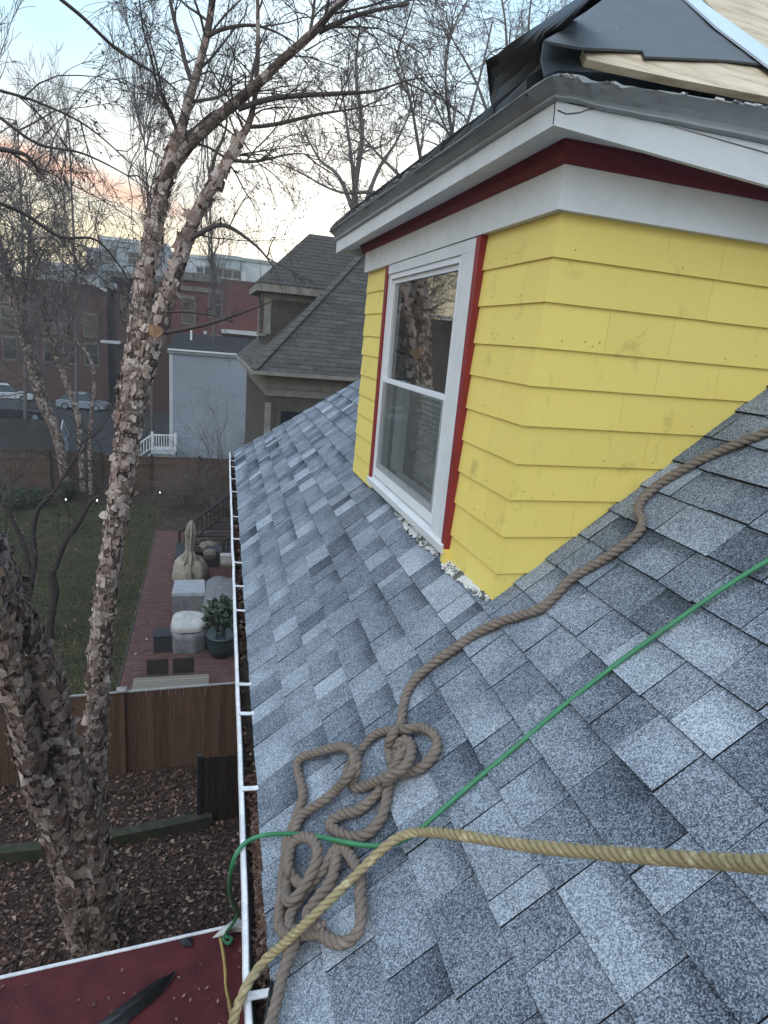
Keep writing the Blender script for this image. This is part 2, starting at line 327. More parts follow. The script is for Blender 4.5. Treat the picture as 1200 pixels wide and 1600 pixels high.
# ------------------------------------------------------------------ mesh building
class MB:
    def __init__(s): s.v = []; s.f = []; s.mi = []; s.tone = []; s.cur = 0; s.t = 0.5; s.uv = []
    def vert(s, p): s.v.append((float(p[0]), float(p[1]), float(p[2]))); return len(s.v) - 1
    def face(s, idx, uv=None):
        s.f.append(tuple(idx)); s.mi.append(s.cur); s.tone.append(s.t); s.uv.append(uv)
    def poly(s, pts, uv=None): b = len(s.v); [s.vert(p) for p in pts]; s.face(range(b, b + len(pts)), uv)
    def hexa(s, p):                                       # 8 points: bottom 4, top 4, both counter-clockwise
        b = len(s.v); [s.vert(q) for q in p]
        for q in ((3, 2, 1, 0), (4, 5, 6, 7), (0, 1, 5, 4), (1, 2, 6, 5), (2, 3, 7, 6), (3, 0, 4, 7)): s.face([b + i for i in q])
    def box(s, x0, x1, y0, y1, z0, z1):
        s.hexa([(x0, y0, z0), (x1, y0, z0), (x1, y1, z0), (x0, y1, z0), (x0, y0, z1), (x1, y0, z1), (x1, y1, z1), (x0, y1, z1)])
    def bar(s, a, b, w, h=None, up=(0, 0, 1)):
        a, b = A(*a), A(*b); d = nd(b - a); h = h or w
        u = np.array(up, float)
        if abs(d.dot(nd(u))) > 0.95: u = A(1, 0, 0)
        x = nd(np.cross(d, u)) * w / 2; y = nd(np.cross(x, d)) * h / 2
        s.hexa([a - x - y, a + x - y, a + x + y, a - x + y, b - x - y, b + x - y, b + x + y, b - x + y])
    def slab(s, pts, n, th):                              # flat polygon with a thickness behind it
        n = A(*n); pts = [A(*p) for p in pts]; k = len(pts); b = len(s.v)
        for p in pts: s.vert(p)
        for p in pts: s.vert(p - n * th)
        s.face(range(b, b + k)); s.face([b + k + i for i in range(k - 1, -1, -1)])
        for i in range(k): j = (i + 1) % k; s.face([b + i, b + k + i, b + k + j, b + j])
    def tube(s, pts, rad, n=6, cap=True, squash=None):
        pts = np.asarray(pts, float); m = len(pts)
        rad = np.broadcast_to(np.asarray(rad, float), (m,))
        tan = np.gradient(pts, axis=0); tan /= np.maximum(np.linalg.norm(tan, axis=1, keepdims=True), 1e-9)
        u = np.cross(tan[0], A(0, 0, 1)); u = u if np.linalg.norm(u) > 1e-3 else A(1, 0, 0); u = nd(u)
        b = len(s.v); an = np.arange(n) * 2 * math.pi / n; ca, sa = np.cos(an), np.sin(an)
        for i in range(m):
            u = u - tan[i] * u.dot(tan[i]); u = u / max(np.linalg.norm(u), 1e-9); w = np.cross(tan[i], u)
            ring = pts[i] + rad[i] * (ca[:, None] * u + sa[:, None] * w)
            s.v.extend(map(tuple, ring.tolist()))
        for i in range(m - 1):
            for j in range(n):
                k = (j + 1) % n; s.face((b + i * n + j, b + i * n + k, b + (i + 1) * n + k, b + (i + 1) * n + j))
        if cap: s.face([b + j for j in range(n - 1, -1, -1)]); s.face([b + (m - 1) * n + j for j in range(n)])
    def lathe(s, prof, c, n=16, wob=0.0, seed=0, sx=1.0, sy=1.0):
        rg = np.random.default_rng(seed); b = len(s.v); m = len(prof)
        ph = rg.uniform(0, 6.28, 3)
        for r, z in prof:
            for j in range(n):
                a = 2 * math.pi * j / n; q = r * (1 + wob * (math.sin(5 * a + ph[0]) + 0.7 * math.sin(9 * a + ph[1])))
                s.vert((c[0] + q * math.cos(a) * sx, c[1] + q * math.sin(a) * sy, c[2] + z))
        for i in range(m - 1):
            for j in range(n): k = (j + 1) % n; s.face((b + i * n + j, b + i * n + k, b + (i + 1) * n + k, b + (i + 1) * n + j))
        s.face([b + j for j in range(n - 1, -1, -1)]); s.face([b + (m - 1) * n + j for j in range(n)])
    def build(s, name, mats, parent=None, smooth=False, kind=None, label=None):
        if not isinstance(mats, (list, tuple)): mats = [mats]
        me = bpy.data.meshes.new(name)
        off = ORG.get(parent.name, (0, 0, 0)) if parent else (0, 0, 0)
        v = np.asarray(s.v, float) - np.asarray(off, float)
        me.from_pydata(v.tolist(), [], s.f)
        for m in mats: me.materials.append(MT[m] if isinstance(m, str) else m)
        me.polygons.foreach_set('material_index', s.mi)
        at = me.attributes.new('tone', 'FLOAT', 'FACE'); at.data.foreach_set('value', s.tone)
        if smooth: me.polygons.foreach_set('use_smooth', [True] * len(s.f))
        o = bpy.data.objects.new(name, me); col.objects.link(o)
        if parent: o.parent = parent; ORG[o.name] = off
        if kind: o['kind'] = kind
        if label: o['label'] = label
        return o
ORG = {}
def tag(o, label=None, cat=None, group=None, kind=None):
    for k, v in (('label', label), ('category', cat), ('group', group), ('kind', kind)):
        if v: o[k] = v
    return o
def thing(name, loc, label, cat, group=None, kind=None):
    o = bpy.data.objects.new(name, None); col.objects.link(o); o.location = tuple(float(x) for x in loc)
    o.empty_display_size = 0.2; ORG[o.name] = tuple(float(x) for x in loc); return tag(o, label, cat, group, kind)
def copy_tree(o, parent=None):
    c = o.copy(); col.objects.link(c)
    if parent: c.parent = parent
    for ch in list(o.children): copy_tree(ch, c)
    return c
def part(name, mat, parent, fn, **kw):
    m = MB(); fn(m); return m.build(name, mat, parent, **kw)
def quads_mesh(name, P, mat, tone, parent=None, kind='stuff'):   # P: (n,4,3) loose quads
    n = len(P); me = bpy.data.meshes.new(name)
    off = np.asarray(ORG.get(parent.name, (0, 0, 0)) if parent else (0, 0, 0), float)
    me.from_pydata((P.reshape(-1, 3) - off).tolist(), [], np.arange(n * 4).reshape(n, 4).tolist())
    me.materials.append(MT[mat]); at = me.attributes.new('tone', 'FLOAT', 'FACE'); at.data.foreach_set('value', np.asarray(tone, float))
    o = bpy.data.objects.new(name, me); col.objects.link(o)
    if parent: o.parent = parent
    if kind: o['kind'] = kind
    return o
def catmull(P, per=8):
    P = np.asarray(P, float); Q = np.vstack([2 * P[0] - P[1], P, 2 * P[-1] - P[-2]]); out = []
    for i in range(len(P) - 1):
        p0, p1, p2, p3 = Q[i:i + 4]
        for k in range(per):
            t = k / per; out.append(0.5 * ((2 * p1) + (p2 - p0) * t + (2 * p0 - 5 * p1 + 4 * p2 - p3) * t * t + (3 * p1 - p0 - 3 * p2 + p3) * t ** 3))
    out.append(P[-1]); return np.array(out)
def resample(P, step):
    d = np.r_[0, np.cumsum(np.linalg.norm(np.diff(P, axis=0), axis=1))]; n = max(2, int(d[-1] / step) + 1)
    q = np.linspace(0, d[-1], n); return np.stack([np.interp(q, d, P[:, i]) for i in range(P.shape[1])], 1)

# ------------------------------------------------------------------ ground, lawn, patio, parking
def sheet(name, x0, x1, y0, y1, z, mat, n=1):
    m = MB(); m.poly([(x0, y0, z), (x1, y0, z), (x1, y1, z), (x0, y1, z)]); return tag(m.build(name, mat), kind='structure')
sheet('ground', -330, 380, -60, 330, ZG, 'soil')
sheet('lawn', -12.0, -1.97, 12.0, 32.2, ZG + 0.006, 'lawn')
sheet('parking_lot', -60, 4, 43.5, 71, ZG + 0.006, 'asphalt')
rg = np.random.default_rng(3)
def scatter_blades(name, n, x0, x1, y0, y1, h, w, seed):
    g = np.random.default_rng(seed); x = g.uniform(x0, x1, n); y = y0 + (y1 - y0) * g.uniform(0, 1, n) ** 1.3; a = g.uniform(0, 6.28, n)
    hh = h * g.uniform(0.5, 1.3, n); le = g.normal(0, 0.6, (n, 2)) * hh[:, None]; z = np.full(n, ZG + 0.006)
    dx, dy = np.cos(a) * w, np.sin(a) * w
    P = np.stack([np.stack([x - dx, y - dy, z], 1), np.stack([x + dx, y + dy, z], 1), np.stack([x + dx * .3 + le[:, 0], y + dy * .3 + le[:, 1], z + hh], 1), np.stack([x - dx * .3 + le[:, 0], y - dy * .3 + le[:, 1], z + hh], 1)], 1)
    return tag(quads_mesh(name, P, 'blade', g.uniform(0, 1, n) ** 1.4), 'thin winter grass growing over the dark lawn', 'grass')
scatter_blades('grass', 45000, -8.5, -2.0, 12.2, 32.0, 0.05, 0.012, 5)
def leaf_quads(n, xf, yf, z, smin, smax, g, lift=0.03):
    x, y = xf(n), yf(n); s = g.uniform(smin, smax, n); a = g.uniform(0, 6.28, n)
    u = np.stack([np.cos(a), np.sin(a), g.normal(0, 0.35, n)], 1) * s[:, None]
    v = np.stack([-np.sin(a), np.cos(a), g.normal(0, 0.35, n)], 1) * (s * g.uniform(0.5, 0.9, n))[:, None]
    c = np.stack([x, y, z + g.uniform(0.006, lift, n) + s * 0.3], 1)
    return np.stack([c - u, c - v * .9, c + u, c + v * .9], 1)
g = np.random.default_rng(11)
cx_, cy_ = g.uniform(-6, 1.2, 160), g.uniform(4.4, 11.5, 160); ci_ = g.integers(0, 160, 30000); cl_ = g.uniform(0, 1, 30000) < .55
P = leaf_quads(30000, lambda n: np.where(cl_, cx_[ci_] + g.normal(0, .35, n), g.uniform(-6.0, 1.2, n)), lambda n: np.minimum(np.where(cl_, cy_[ci_] + g.normal(0, .3, n), g.uniform(4.4, 11.5, n)), 11.5), ZG, 0.012, 0.05, g)
tag(quads_mesh('fallen_leaves', P, 'leaf', g.uniform(0, 1, 30000) ** 1.9), 'brown fallen leaves covering the bare soil', 'leaves')
P = leaf_quads(900, lambda n: g.uniform(-8, 1.2, n), lambda n: g.uniform(14.6, 34, n), ZG + 0.06, 0.025, 0.05, g, 0.012)
tag(quads_mesh('scattered_leaves', P, 'leaf', 0.4 + 0.6 * g.uniform(0, 1, 900)), 'dry leaves scattered over the lawn and patio', 'leaves')

# brick patio: bricks in running bond; the ones that show largest are parts, the rest one part
patio_x0, patio_x1, patio_y0, patio_y1 = -1.93, 2.2, 13.4, 27.5
patio = sheet('patio', patio_x0, patio_x1, patio_y0, patio_y1, ZG + 0.010, 'joint')
bricks = []
g = np.random.default_rng(21)
bw, bl = 0.105, 0.215
for j in range(int((patio_y1 - patio_y0) / bw)):
    y = patio_y0 + j * bw; x = patio_x0 - (bl / 2 if j % 2 else 0)
    while x < patio_x1:
        a, b = max(x, patio_x0), min(x + bl, patio_x1)
        if b - a > 0.03: bricks.append((a + .004, b - .004, y + .004, y + bw - .004, ZG + 0.045 + g.uniform(-.004, .004), g.uniform(0, 1)))
        x += bl
def vis(b):
    u, v, d = proj(A((b[0] + b[1]) / 2, (b[2] + b[3]) / 2, b[4]));
    ok = 150 < u < 372 and 825 < v < 1075
    return (0 if ok else 1, d)
bricks.sort(key=vis)
def brick_geo(m, b): m.t = b[5]; m.box(b[0], b[1], b[2], b[3], ZG + 0.011, b[4])
for b in bricks[:300]: part('brick', 'paver', patio, lambda m: brick_geo(m, b))
m = MB()
for b in bricks[300:]: brick_geo(m, b)
m.build('bricks', 'paver', patio, kind='stuff')
m = MB(); m.box(patio_x0 - 0.07, patio_x0 - 0.005, patio_y0, patio_y1, ZG - 0.02, ZG + 0.052); m.build('edging', 'timber', patio)

# ------------------------------------------------------------------ main roof (the slope the photographer stands on)
ZE = -1.516
E0 = on_z(440, 1580, ZE); E1 = on_z(368, 705, ZE)
e = nd(E1 - E0); h = A(e[1], -e[0], 0)
W = A(0.978, 1.84, -0.845)
slope = (W[2] - ZE) / np.dot(W - E0, h)
gv = nd(h + A(0, 0, slope)); nrm = nd(np.cross(gv, e)); nrm = nrm if nrm[2] > 0 else -nrm
def rp(s_, t_, hh=0.0): return E0 + e * s_ + gv * t_ + nrm * hh
def roof_at(u, v, lift=0.0): return on_plane(u, v, E0 + nrm * lift, nrm)
def st(P): d = P - E0; return np.dot(d, e), np.dot(d, gv)
hip0 = st(roof_at(368, 705)); hip1 = st(roof_at(568, 590))
hk = (hip1[0] - hip0[0]) / (hip1[1] - hip0[1])
def hip_s(t_): return hip0[0] + hk * (t_ - hip0[1])
TMAX = 4.6; SMIN = -3.2; EXP = 0.14
m = MB(); m.poly([rp(SMIN, 0, -0.006), rp(hip_s(0), 0, -0.006), rp(hip_s(TMAX), TMAX, -0.006), rp(SMIN, TMAX, -0.006)])
m.poly([rp(SMIN, 0.0, -0.02), rp(SMIN, 0.0, -0.16), rp(hip_s(0), 0.0, -0.16), rp(hip_s(0), 0.0, -0.02)])
roof = tag(m.build('roof', 'asphalt_edge'), kind='structure')
# the far hip slope, falling away from the camera
hp0, hp1 = rp(hip_s(0), 0, -0.004), rp(hip_s(TMAX), TMAX, -0.004)
m = MB(); m.t = 0.1; m.poly([hp0, hp0 + A(9, 0.2, 0), hp1 + A(6, 0.2, 0), hp1]); m.build('far_slope', 'shingle', roof)
tabs = []
g = np.random.default_rng(8)
for k in range(int(TMAX / EXP)):
    t0, t1 = k * EXP - (0.02 if k == 0 else 0), (k + 1) * EXP + 0.012
    s_ = SMIN + g.uniform(0, 0.3); raised = False; last = 0.0
    while s_ < hip_s(t0):
        w = float(g.choice([0.06, 0.10, 0.13, 0.16, 0.19, 0.22], p=[.08, .17, .25, .25, .17, .08])) * g.uniform(0.9, 1.1)
        raised = not raised
        q = g.uniform()
        tone = 0.165 + g.normal(0, 0.06)
        if q < 0.16 and last < .2: tone = 0.335 + g.normal(0, 0.045)
        elif 0.16 <= q < 0.235: tone = 0.0 + g.normal(0, 0.035)
        band = float(np.clip(g.normal(0.55, 0.4), 0, 1.2)) if g.uniform() < 0.65 else 0.0
        s1 = s_ + w; last = tone
        c = rp((s_ + s1) / 2, (t0 + t1) / 2)
        inside = c[0] > 1.10 and 1.93 < c[1] < 3.92 and c[2] > -0.74
        if s1 > SMIN and not inside:
            tabs.append((s_, s1, t0, t1, 0.0070 + (0.0022 if raised else 0) + g.uniform(-.0008, .0015), tone, band, g.normal(0, 0.0018, 2)))
        s_ = s1
def clip_hip(poly):                                     # keep s <= hip_s(t)
    out = []
    for i in range(len(poly)):
        a, b = poly[i], poly[(i + 1) % len(poly)]
        fa, fb = hip_s(a[1]) - a[0], hip_s(b[1]) - b[0]
        if fa >= 0: out.append(a)
        if (fa >= 0) != (fb >= 0): k = fa / (fa - fb); out.append((a[0] + k * (b[0] - a[0]), a[1] + k * (b[1] - a[1])))
    return out
class TabMB(MB):
    def __init__(s): super().__init__(); s.band = []
def tab_geo(m, tb):
    s0, s1, t0, t1, hh, tone, band, jit = tb
    P = clip_hip([(s0 + .0013, t0 + jit[0]), (s1 - .0013, t0 + jit[1]), (s1 - .0013, t1), (s0 + .0013, t1)])
    if len(P) < 3: return
    H = lambda p: hh * (1 - (p[1] - t0) / (t1 - t0)) + 0.001
    b = len(m.v); n = len(P)
    for p in P: m.vert(rp(p[0], p[1], H(p)))
    for p in P: m.vert(rp(p[0], p[1], -0.005))
    m.cur = 0; m.t = tone; m.face(range(b, b + n), [((p[0] - s0) / (s1 - s0), (p[1] - t0) / EXP) for p in P]); m.band.append(band)
    m.cur = 1
    for i in range(n): j = (i + 1) % n; m.face([b + i, b + n + i, b + n + j, b + j]); m.band.append(0)
def build_tab(m, name, **kw):
    if not m.f: return None
    o = m.build(name, ['shingle', 'asphalt_edge'], roof, **kw); me = o.data
    at = me.attributes.new('band', 'FLOAT', 'FACE'); at.data.foreach_set('value', m.band)
    uvl = me.uv_layers.new(name='UVMap'); arr = []
    for f_, uv in zip(m.f, m.uv):
        for i in range(len(f_)): arr.extend(uv[i] if uv else (0, 0))
    uvl.data.foreach_set('uv', arr); return o
def tab_area(tb):
    P = np.array([rp(a, b) for a, b in ((tb[0], tb[2]), (tb[1], tb[2]), (tb[1], tb[3]), (tb[0], tb[3]))])
    u, v, d = proj(P)
    if d.min() < 0.1 or u.max() < 0 or u.min() > 1200 or v.min() > 1600 or v.max() < 560: return 0
    return 0.5 * abs(np.dot(u, np.roll(v, 1)) - np.dot(v, np.roll(u, 1)))
tabs.sort(key=lambda t_: -tab_area(t_))
for tb in tabs[:300]:
    m = TabMB(); tab_geo(m, tb); build_tab(m, 'shingle')
m = TabMB()
for tb in tabs[300:]: tab_geo(m, tb)
build_tab(m, 'far_shingles', kind='stuff')
# walls under the roof
m = MB(); a, b = rp(SMIN, 0.3, -0.25), rp(hip_s(0) - 0.3, 0.3, -0.25)
m.poly([(a[0], a[1], a[2]), (b[0], b[1], b[2]), (b[0], b[1], ZG), (a[0], a[1], ZG)])
m.poly([(b[0], b[1], b[2]), (b[0] + 8, b[1], b[2]), (b[0] + 8, b[1], ZG), (b[0], b[1], ZG)])
tag(m.build('wall', 'wall_taupe'), kind='structure')

# ------------------------------------------------------------------ gutter
gut = thing('gutter', rp(0, 0, -0.02), 'long white gutter along the roof eave, clogged with leaf muck', 'gutter')
lipA, lipB = on_z(389, 1640, ZE - 0.004), on_z(360, 710, ZE - 0.004)
lip_d = nd(lipB - lipA)
eA, eB = rp(-0.25, 0.0), rp(hip_s(0) - 0.05, 0.0)
N_ = 60
fr_ = np.linspace(0, 1, N_); gl_rng = np.random.default_rng(2)
wave = np.cumsum(gl_rng.normal(0, 0.0012, N_)); wave -= np.linspace(wave[0], wave[-1], N_)
lip = np.array([lipA + (lipB - lipA) * f_ + A(wave[i], 0, 0) for i, f_ in enumerate(fr_)])
back = np.array([eA + (eB - eA) * f_ + A(0.035, 0, -0.03) for f_ in fr_])
lip[:, 1] = back[:, 1]
def sweep(m, rows):                                     # rows: list of (N,3) polylines joined into a surface
    for r0, r1 in zip(rows[:-1], rows[1:]):
        b = len(m.v)
        for p in r0: m.vert(p)
        for p in r1: m.vert(p)
        n = len(r0)
        for i in range(n - 1): m.face([b + i, b + i + 1, b + n + i + 1, b + n + i])
L = lambda dx, dz: lip + A(dx, 0, dz)
part('rim', 'alu', gut, lambda m: sweep(m, [L(0.005, -0.012), L(0.006, 0.001), L(0.003, 0.004), L(-0.007, 0.003), L(-0.0095, -0.004), L(-0.0105, -0.022)]))
part('front', 'alu', gut, lambda m: sweep(m, [L(-0.011, -0.020), L(-0.006, -0.045), L(0.012, -0.060), L(0.018, -0.100)]))
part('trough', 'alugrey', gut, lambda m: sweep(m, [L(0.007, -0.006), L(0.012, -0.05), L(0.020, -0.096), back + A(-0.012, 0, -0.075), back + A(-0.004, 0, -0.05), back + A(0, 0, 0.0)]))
for v_ in (719.5, 729, 748, 768, 807, 842, 879, 916, 954, 1070, 1116, 1234, 1559):
    p = on_z(360 + (v_ - 712) / 888 * 28, v_, ZE)
    k = int(np.argmin(abs(back[:, 1] - p[1]))); a = A(lip[k][0] - 0.004, p[1], ZE + 0.004); b = A(back[k][0] - 0.02, p[1] + 0.01, ZE - 0.004)
    mid = (a + b) / 2 + A(0, 0, -0.004)
    def hanger(m, a=a, b=b, mid=mid):
        m.bar(a, mid, 0.020, 0.004); m.bar(mid, b, 0.019, 0.004); m.bar(b, b + A(0.022, 0.014, 0.010), 0.015, 0.004)
    part('hanger', 'alu', gut, hanger)
g = np.random.default_rng(31)
nq = 5200
yy = g.uniform(0.6, 7.9, nq); fx = g.uniform(0.15, 0.98, nq)
lx = np.interp(yy, lip[:, 1], lip[:, 0]); bx = np.interp(yy, back[:, 1], back[:, 0])
heap = 0.5 + 0.5 * np.sin(yy * 3.1) * np.sin(yy * 1.3 + 1)
c = np.stack([lx + (bx - lx) * fx + 0.008, yy, ZE - 0.088 + 0.05 * heap * g.uniform(0.2, 1, nq)], 1)
aa = g.uniform(0, 6.28, nq); s_ = g.uniform(0.006, 0.022, nq)
u = np.stack([np.cos(aa), np.sin(aa), g.normal(0, .5, nq)], 1) * s_[:, None]; v = np.stack([-np.sin(aa), np.cos(aa), g.normal(0, .5, nq)], 1) * s_[:, None] * .6
tag(quads_mesh('gutter_debris', np.stack([c - u, c - v, c + u, c + v], 1), 'leaf', g.uniform(0, 1, nq) ** 1.5), 'rotted leaves and grit lying in the gutter trough', 'debris')
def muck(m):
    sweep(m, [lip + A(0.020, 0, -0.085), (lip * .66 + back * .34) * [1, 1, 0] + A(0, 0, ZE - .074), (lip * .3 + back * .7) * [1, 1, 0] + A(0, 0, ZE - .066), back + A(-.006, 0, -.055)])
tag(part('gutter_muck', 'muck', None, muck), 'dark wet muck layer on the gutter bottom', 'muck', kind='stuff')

# ------------------------------------------------------------------ dormer
FX = 0.983
def side_y(z): return 1.762 + (0.40 - z) * 0.0634
dorm = thing('dormer', (1.4, 2.9, -0.8), 'yellow shingled dormer with white window and stripped roof on the grey roof', 'dormer')
zc = [0.40, 0.279, 0.153, 0.026, -0.093, -0.220, -0.345, -0.468, -0.600, -0.736, -0.862]
g = np.random.default_rng(17)
def roof_z(x, y): return (np.dot(E0, nrm) - nrm[0] * x - nrm[1] * y) / nrm[2]
def roof_x(y, z): return (np.dot(E0, nrm) - nrm[1] * y - nrm[2] * z) / nrm[0]
OUT, INN = 0.0095, 0.0015
def face_piece(ya, yb, z1, z0, ca=False, extra=0.0):    # on the window face; ca: near end follows the side wall
    def fn(m):
        a0, a1 = (side_y(z0) - extra, side_y(z1) - extra * .25) if ca else (ya, ya)
        for_ = [(FX - OUT, a0, z0), (FX - OUT, yb, z0), (FX + .012, yb, z0), (FX + .012, a0, z0),
                (FX - INN, a1, z1 + .01), (FX - INN, yb, z1 + .01), (FX + .012, yb, z1 + .01), (FX + .012, a1, z1 + .01)]
        m.hexa([for_[i] for i in (3, 2, 1, 0, 7, 6, 5, 4)])
    return part('siding_shingle', 'yellow', dorm, fn)
def side_piece(xa, xb, z1, z0, extra=0.0):
    def fn(m):
        y0, y1 = side_y(z0), side_y(z1); xa1 = xa - extra * .25; xa0 = xa - extra
        m.hexa([(xa0, y0 - OUT, z0), (xb, y0 - OUT, z0), (xb, y0 + .012, z0), (xa0, y0 + .012, z0),
                (xa1, y1 - INN, z1 + .01), (xb, y1 - INN, z1 + .01), (xb, y1 + .012, z1 + .01), (xa1, y1 + .012, z1 + .01)])
    return part('siding_shingle', 'yellow', dorm, fn)
for k in range(len(zc) - 1):
    z1, z0 = zc[k], zc[k + 1] + (g.normal(0, 0.0015))
    wf = k % 2 == 0                                     # woven corner: courses lap alternately
    # face right of the window
    cut = 2.0 + g.uniform(-0.07, 0.12)
    face_piece(0, cut - .0007, z1, z0, True, OUT if wf else -0.0005); face_piece(cut + .0003, 2.262, z1, z0 - .0005)
    # face left of the window
    face_piece(3.55, 4.045 + g.normal(0, .006), z1, z0)
    # side wall
    xe = roof_x(side_y(z1), z1) + 0.25; x = FX - (0 if wf else 0)
    first = True
    while x < xe:
        w = g.choice([0.24, 0.36, 0.48, 0.62]) * g.uniform(.9, 1.1); x1 = min(x + w, xe)
        if xe - x1 < 0.06: x1 = xe
        side_piece(x + (0 if first else .0003), x1 - .0007, z1, z0 + g.normal(0, .0006), (OUT if not wf else -0.0005) if first else 0.0)
        x = x1; first = False
for ya_, yb_ in ((1.90, 2.27), (3.54, 4.02)): part('backing', 'black', dorm, lambda m: m.box(FX + .012, FX + .03, ya_, yb_, -.95, .53))
m = MB(); m.poly([(FX + .013, side_y(-.95) + .014, -.95), (2.9, side_y(-.95) + .014, -.95), (2.9, side_y(.53) + .014, .53), (FX + .013, side_y(.53) + .014, .53)])
m.poly([(FX + .02, 4.0, -.95), (2.9, 4.0, -.95), (2.9, 4.0, .53), (FX + .02, 4.0, .53)]); m.build('sheathing', 'yellow', dorm)
def nails(m):
    g_ = np.random.default_rng(88)
    for _ in range(38):
        k = g_.integers(0, 9); z = zc[k + 1] + g_.uniform(.015, .035); f_ = (z - zc[k + 1]) / (zc[k] - zc[k + 1]); o_ = OUT + (INN - OUT) * f_ + .0012; r_n = .0016
        if g_.uniform() < .35: y = g_.uniform(1.86, 2.24); m.box(FX - o_ - .0006, FX - o_ + .001, y - r_n, y + r_n, z - r_n, z + r_n)
        else:
            x = g_.uniform(1.0, 1.9); y = side_y(z) - o_; m.box(x - r_n, x + r_n, y - .0006, y + .001, z - r_n, z + r_n)
part('nail_heads', 'plyedge', dorm, nails, kind='stuff')
# trim
part('casing_strip', 'redtrim', dorm, lambda m: m.box(FX - .030, FX + .01, 2.263, 2.302, -.80, .398))
part('casing_strip', 'redtrim', dorm, lambda m: m.box(FX - .030, FX + .01, 3.500, 3.545, -.785, .398))
def casing(m):
    m.box(FX - .024, FX + .02, 2.303, 2.445, -.79, .352); m.box(FX - .020, FX + .02, 3.474, 3.499, -.79, .352)
    m.box(FX - .025, FX + .02, 2.303, 3.499, .352, .398)
part('window_casing', 'white', dorm, casing)
part('sill', 'white', dorm, lambda m: m.hexa([(FX - .038, 2.27, -.822), (FX - .038, 3.545, -.822), (FX + .02, 3.545, -.826), (FX + .02, 2.27, -.826), (FX - .042, 2.27, -.788), (FX - .042, 3.545, -.788), (FX + .02, 3.545, -.762), (FX + .02, 2.27, -.762)][::1]))
win = part('window', 'white_vinyl', dorm, lambda m: (m.box(FX - .018, FX + .05, 2.446, 2.478, -.76, .351), m.box(FX - .016, FX + .05, 3.455, 3.473, -.76, .351), m.box(FX - .0175, FX + .05, 2.478, 3.455, .326, .351), m.box(FX - .0175, FX + .05, 2.478, 3.455, -.76, -.712)))
def sash(z0, z1, x):
    def fn(m):
        m.box(x, x + .022, 2.479, 2.510, z0, z1); m.box(x, x + .022, 3.434, 3.454, z0, z1)
        m.box(x + .001, x + .021, 2.510, 3.434, z1 - .022, z1); m.box(x + .001, x + .021, 2.510, 3.434, z0, z0 + .026)
    part('sash', 'white_vinyl', win, fn)
    part('pane', 'glass', win, lambda m: m.poly([(x + .011, 2.510, z0 + .026), (x + .011, 3.434, z0 + .026), (x + .011, 3.434, z1 - .022), (x + .011, 2.510, z1 - .022)]))
sash(-.222, .325, FX - .004); sash(-.711, -.198, FX - .014)
part('screen', 'screen', win, lambda m: m.poly([(FX - .0165, 2.479, -.711), (FX - .0165, 3.454, -.711), (FX - .0165, 3.454, -.216), (FX - .0165, 2.479, -.216)]))
part('room', 'room', dorm, lambda m: (m.poly([(FX + .45, 2.2, -.95), (FX + .45, 3.7, -.95), (FX + .45, 3.7, .5), (FX + .45, 2.2, .5)]), m.poly([(FX + .05, 2.2, .5), (FX + .45, 2.2, .5), (FX + .45, 3.7, .5), (FX + .05, 3.7, .5)]),
     m.poly([(FX + .05, 3.70, -.95), (FX + .45, 3.70, -.95), (FX + .45, 3.70, .5), (FX + .05, 3.70, .5)]), m.poly([(FX + .05, 2.2, -.95), (FX + .45, 2.2, -.95), (FX + .45, 2.2, .5), (FX + .05, 2.2, .5)]), m.poly([(FX + .05, 2.2, -.95), (FX + .45, 2.2, -.95), (FX + .45, 3.7, -.95), (FX + .05, 3.7, -.95)])))
def blind(m):
    for i in range(17): z = -.72 + i * .028; m.poly([(FX + .16, 2.50, z), (FX + .16, 3.30, z), (FX + .182, 3.30, z + .024), (FX + .182, 2.50, z + .024)])
part('blind', 'blind', dorm, blind)
part('inner_frame', 'white_vinyl', dorm, lambda m: (m.box(FX + .055, FX + .09, 3.27, 3.40, -.75, -.2), m.box(FX + .055, FX + .09, 2.50, 3.40, -.76, -.70)))
# peeling flashing strips under sill and corner
def flashing(px, lift, seed):
    g_ = np.random.default_rng(seed); P = [roof_at(u, v, lift) for u, v in px]
    c_ = sum(P) / len(P); out = []
    for a, b in zip(P, P[1:] + P[:1]):
        n = max(1, int(np.linalg.norm(b - a) / 0.012))
        for i in range(n): q = a + (b - a) * i / n; out.append(q + e * g_.normal(0, .0045) + gv * g_.normal(0, .0045))
    return lambda m: m.slab(out, nrm, 0.004)
part('flashing', 'peel', dorm, flashing([(691, 876), (700, 870), (730, 900), (768, 937), (752, 936), (722, 912), (690, 888)], .013, 1))
part('flashing', 'peel', dorm, flashing([(616, 800), (640, 814), (672, 846), (698, 868), (676, 866), (654, 848), (630, 822)], .013, 2))
part('flashing', 'peel', dorm, flashing([(554, 731), (566, 740), (578, 748), (570, 752), (556, 742)], .013, 3))
part('flashing', 'yellow', dorm, lambda m: m.box(FX - .03, FX + .012, 2.245, 2.29, -.86, -.80))
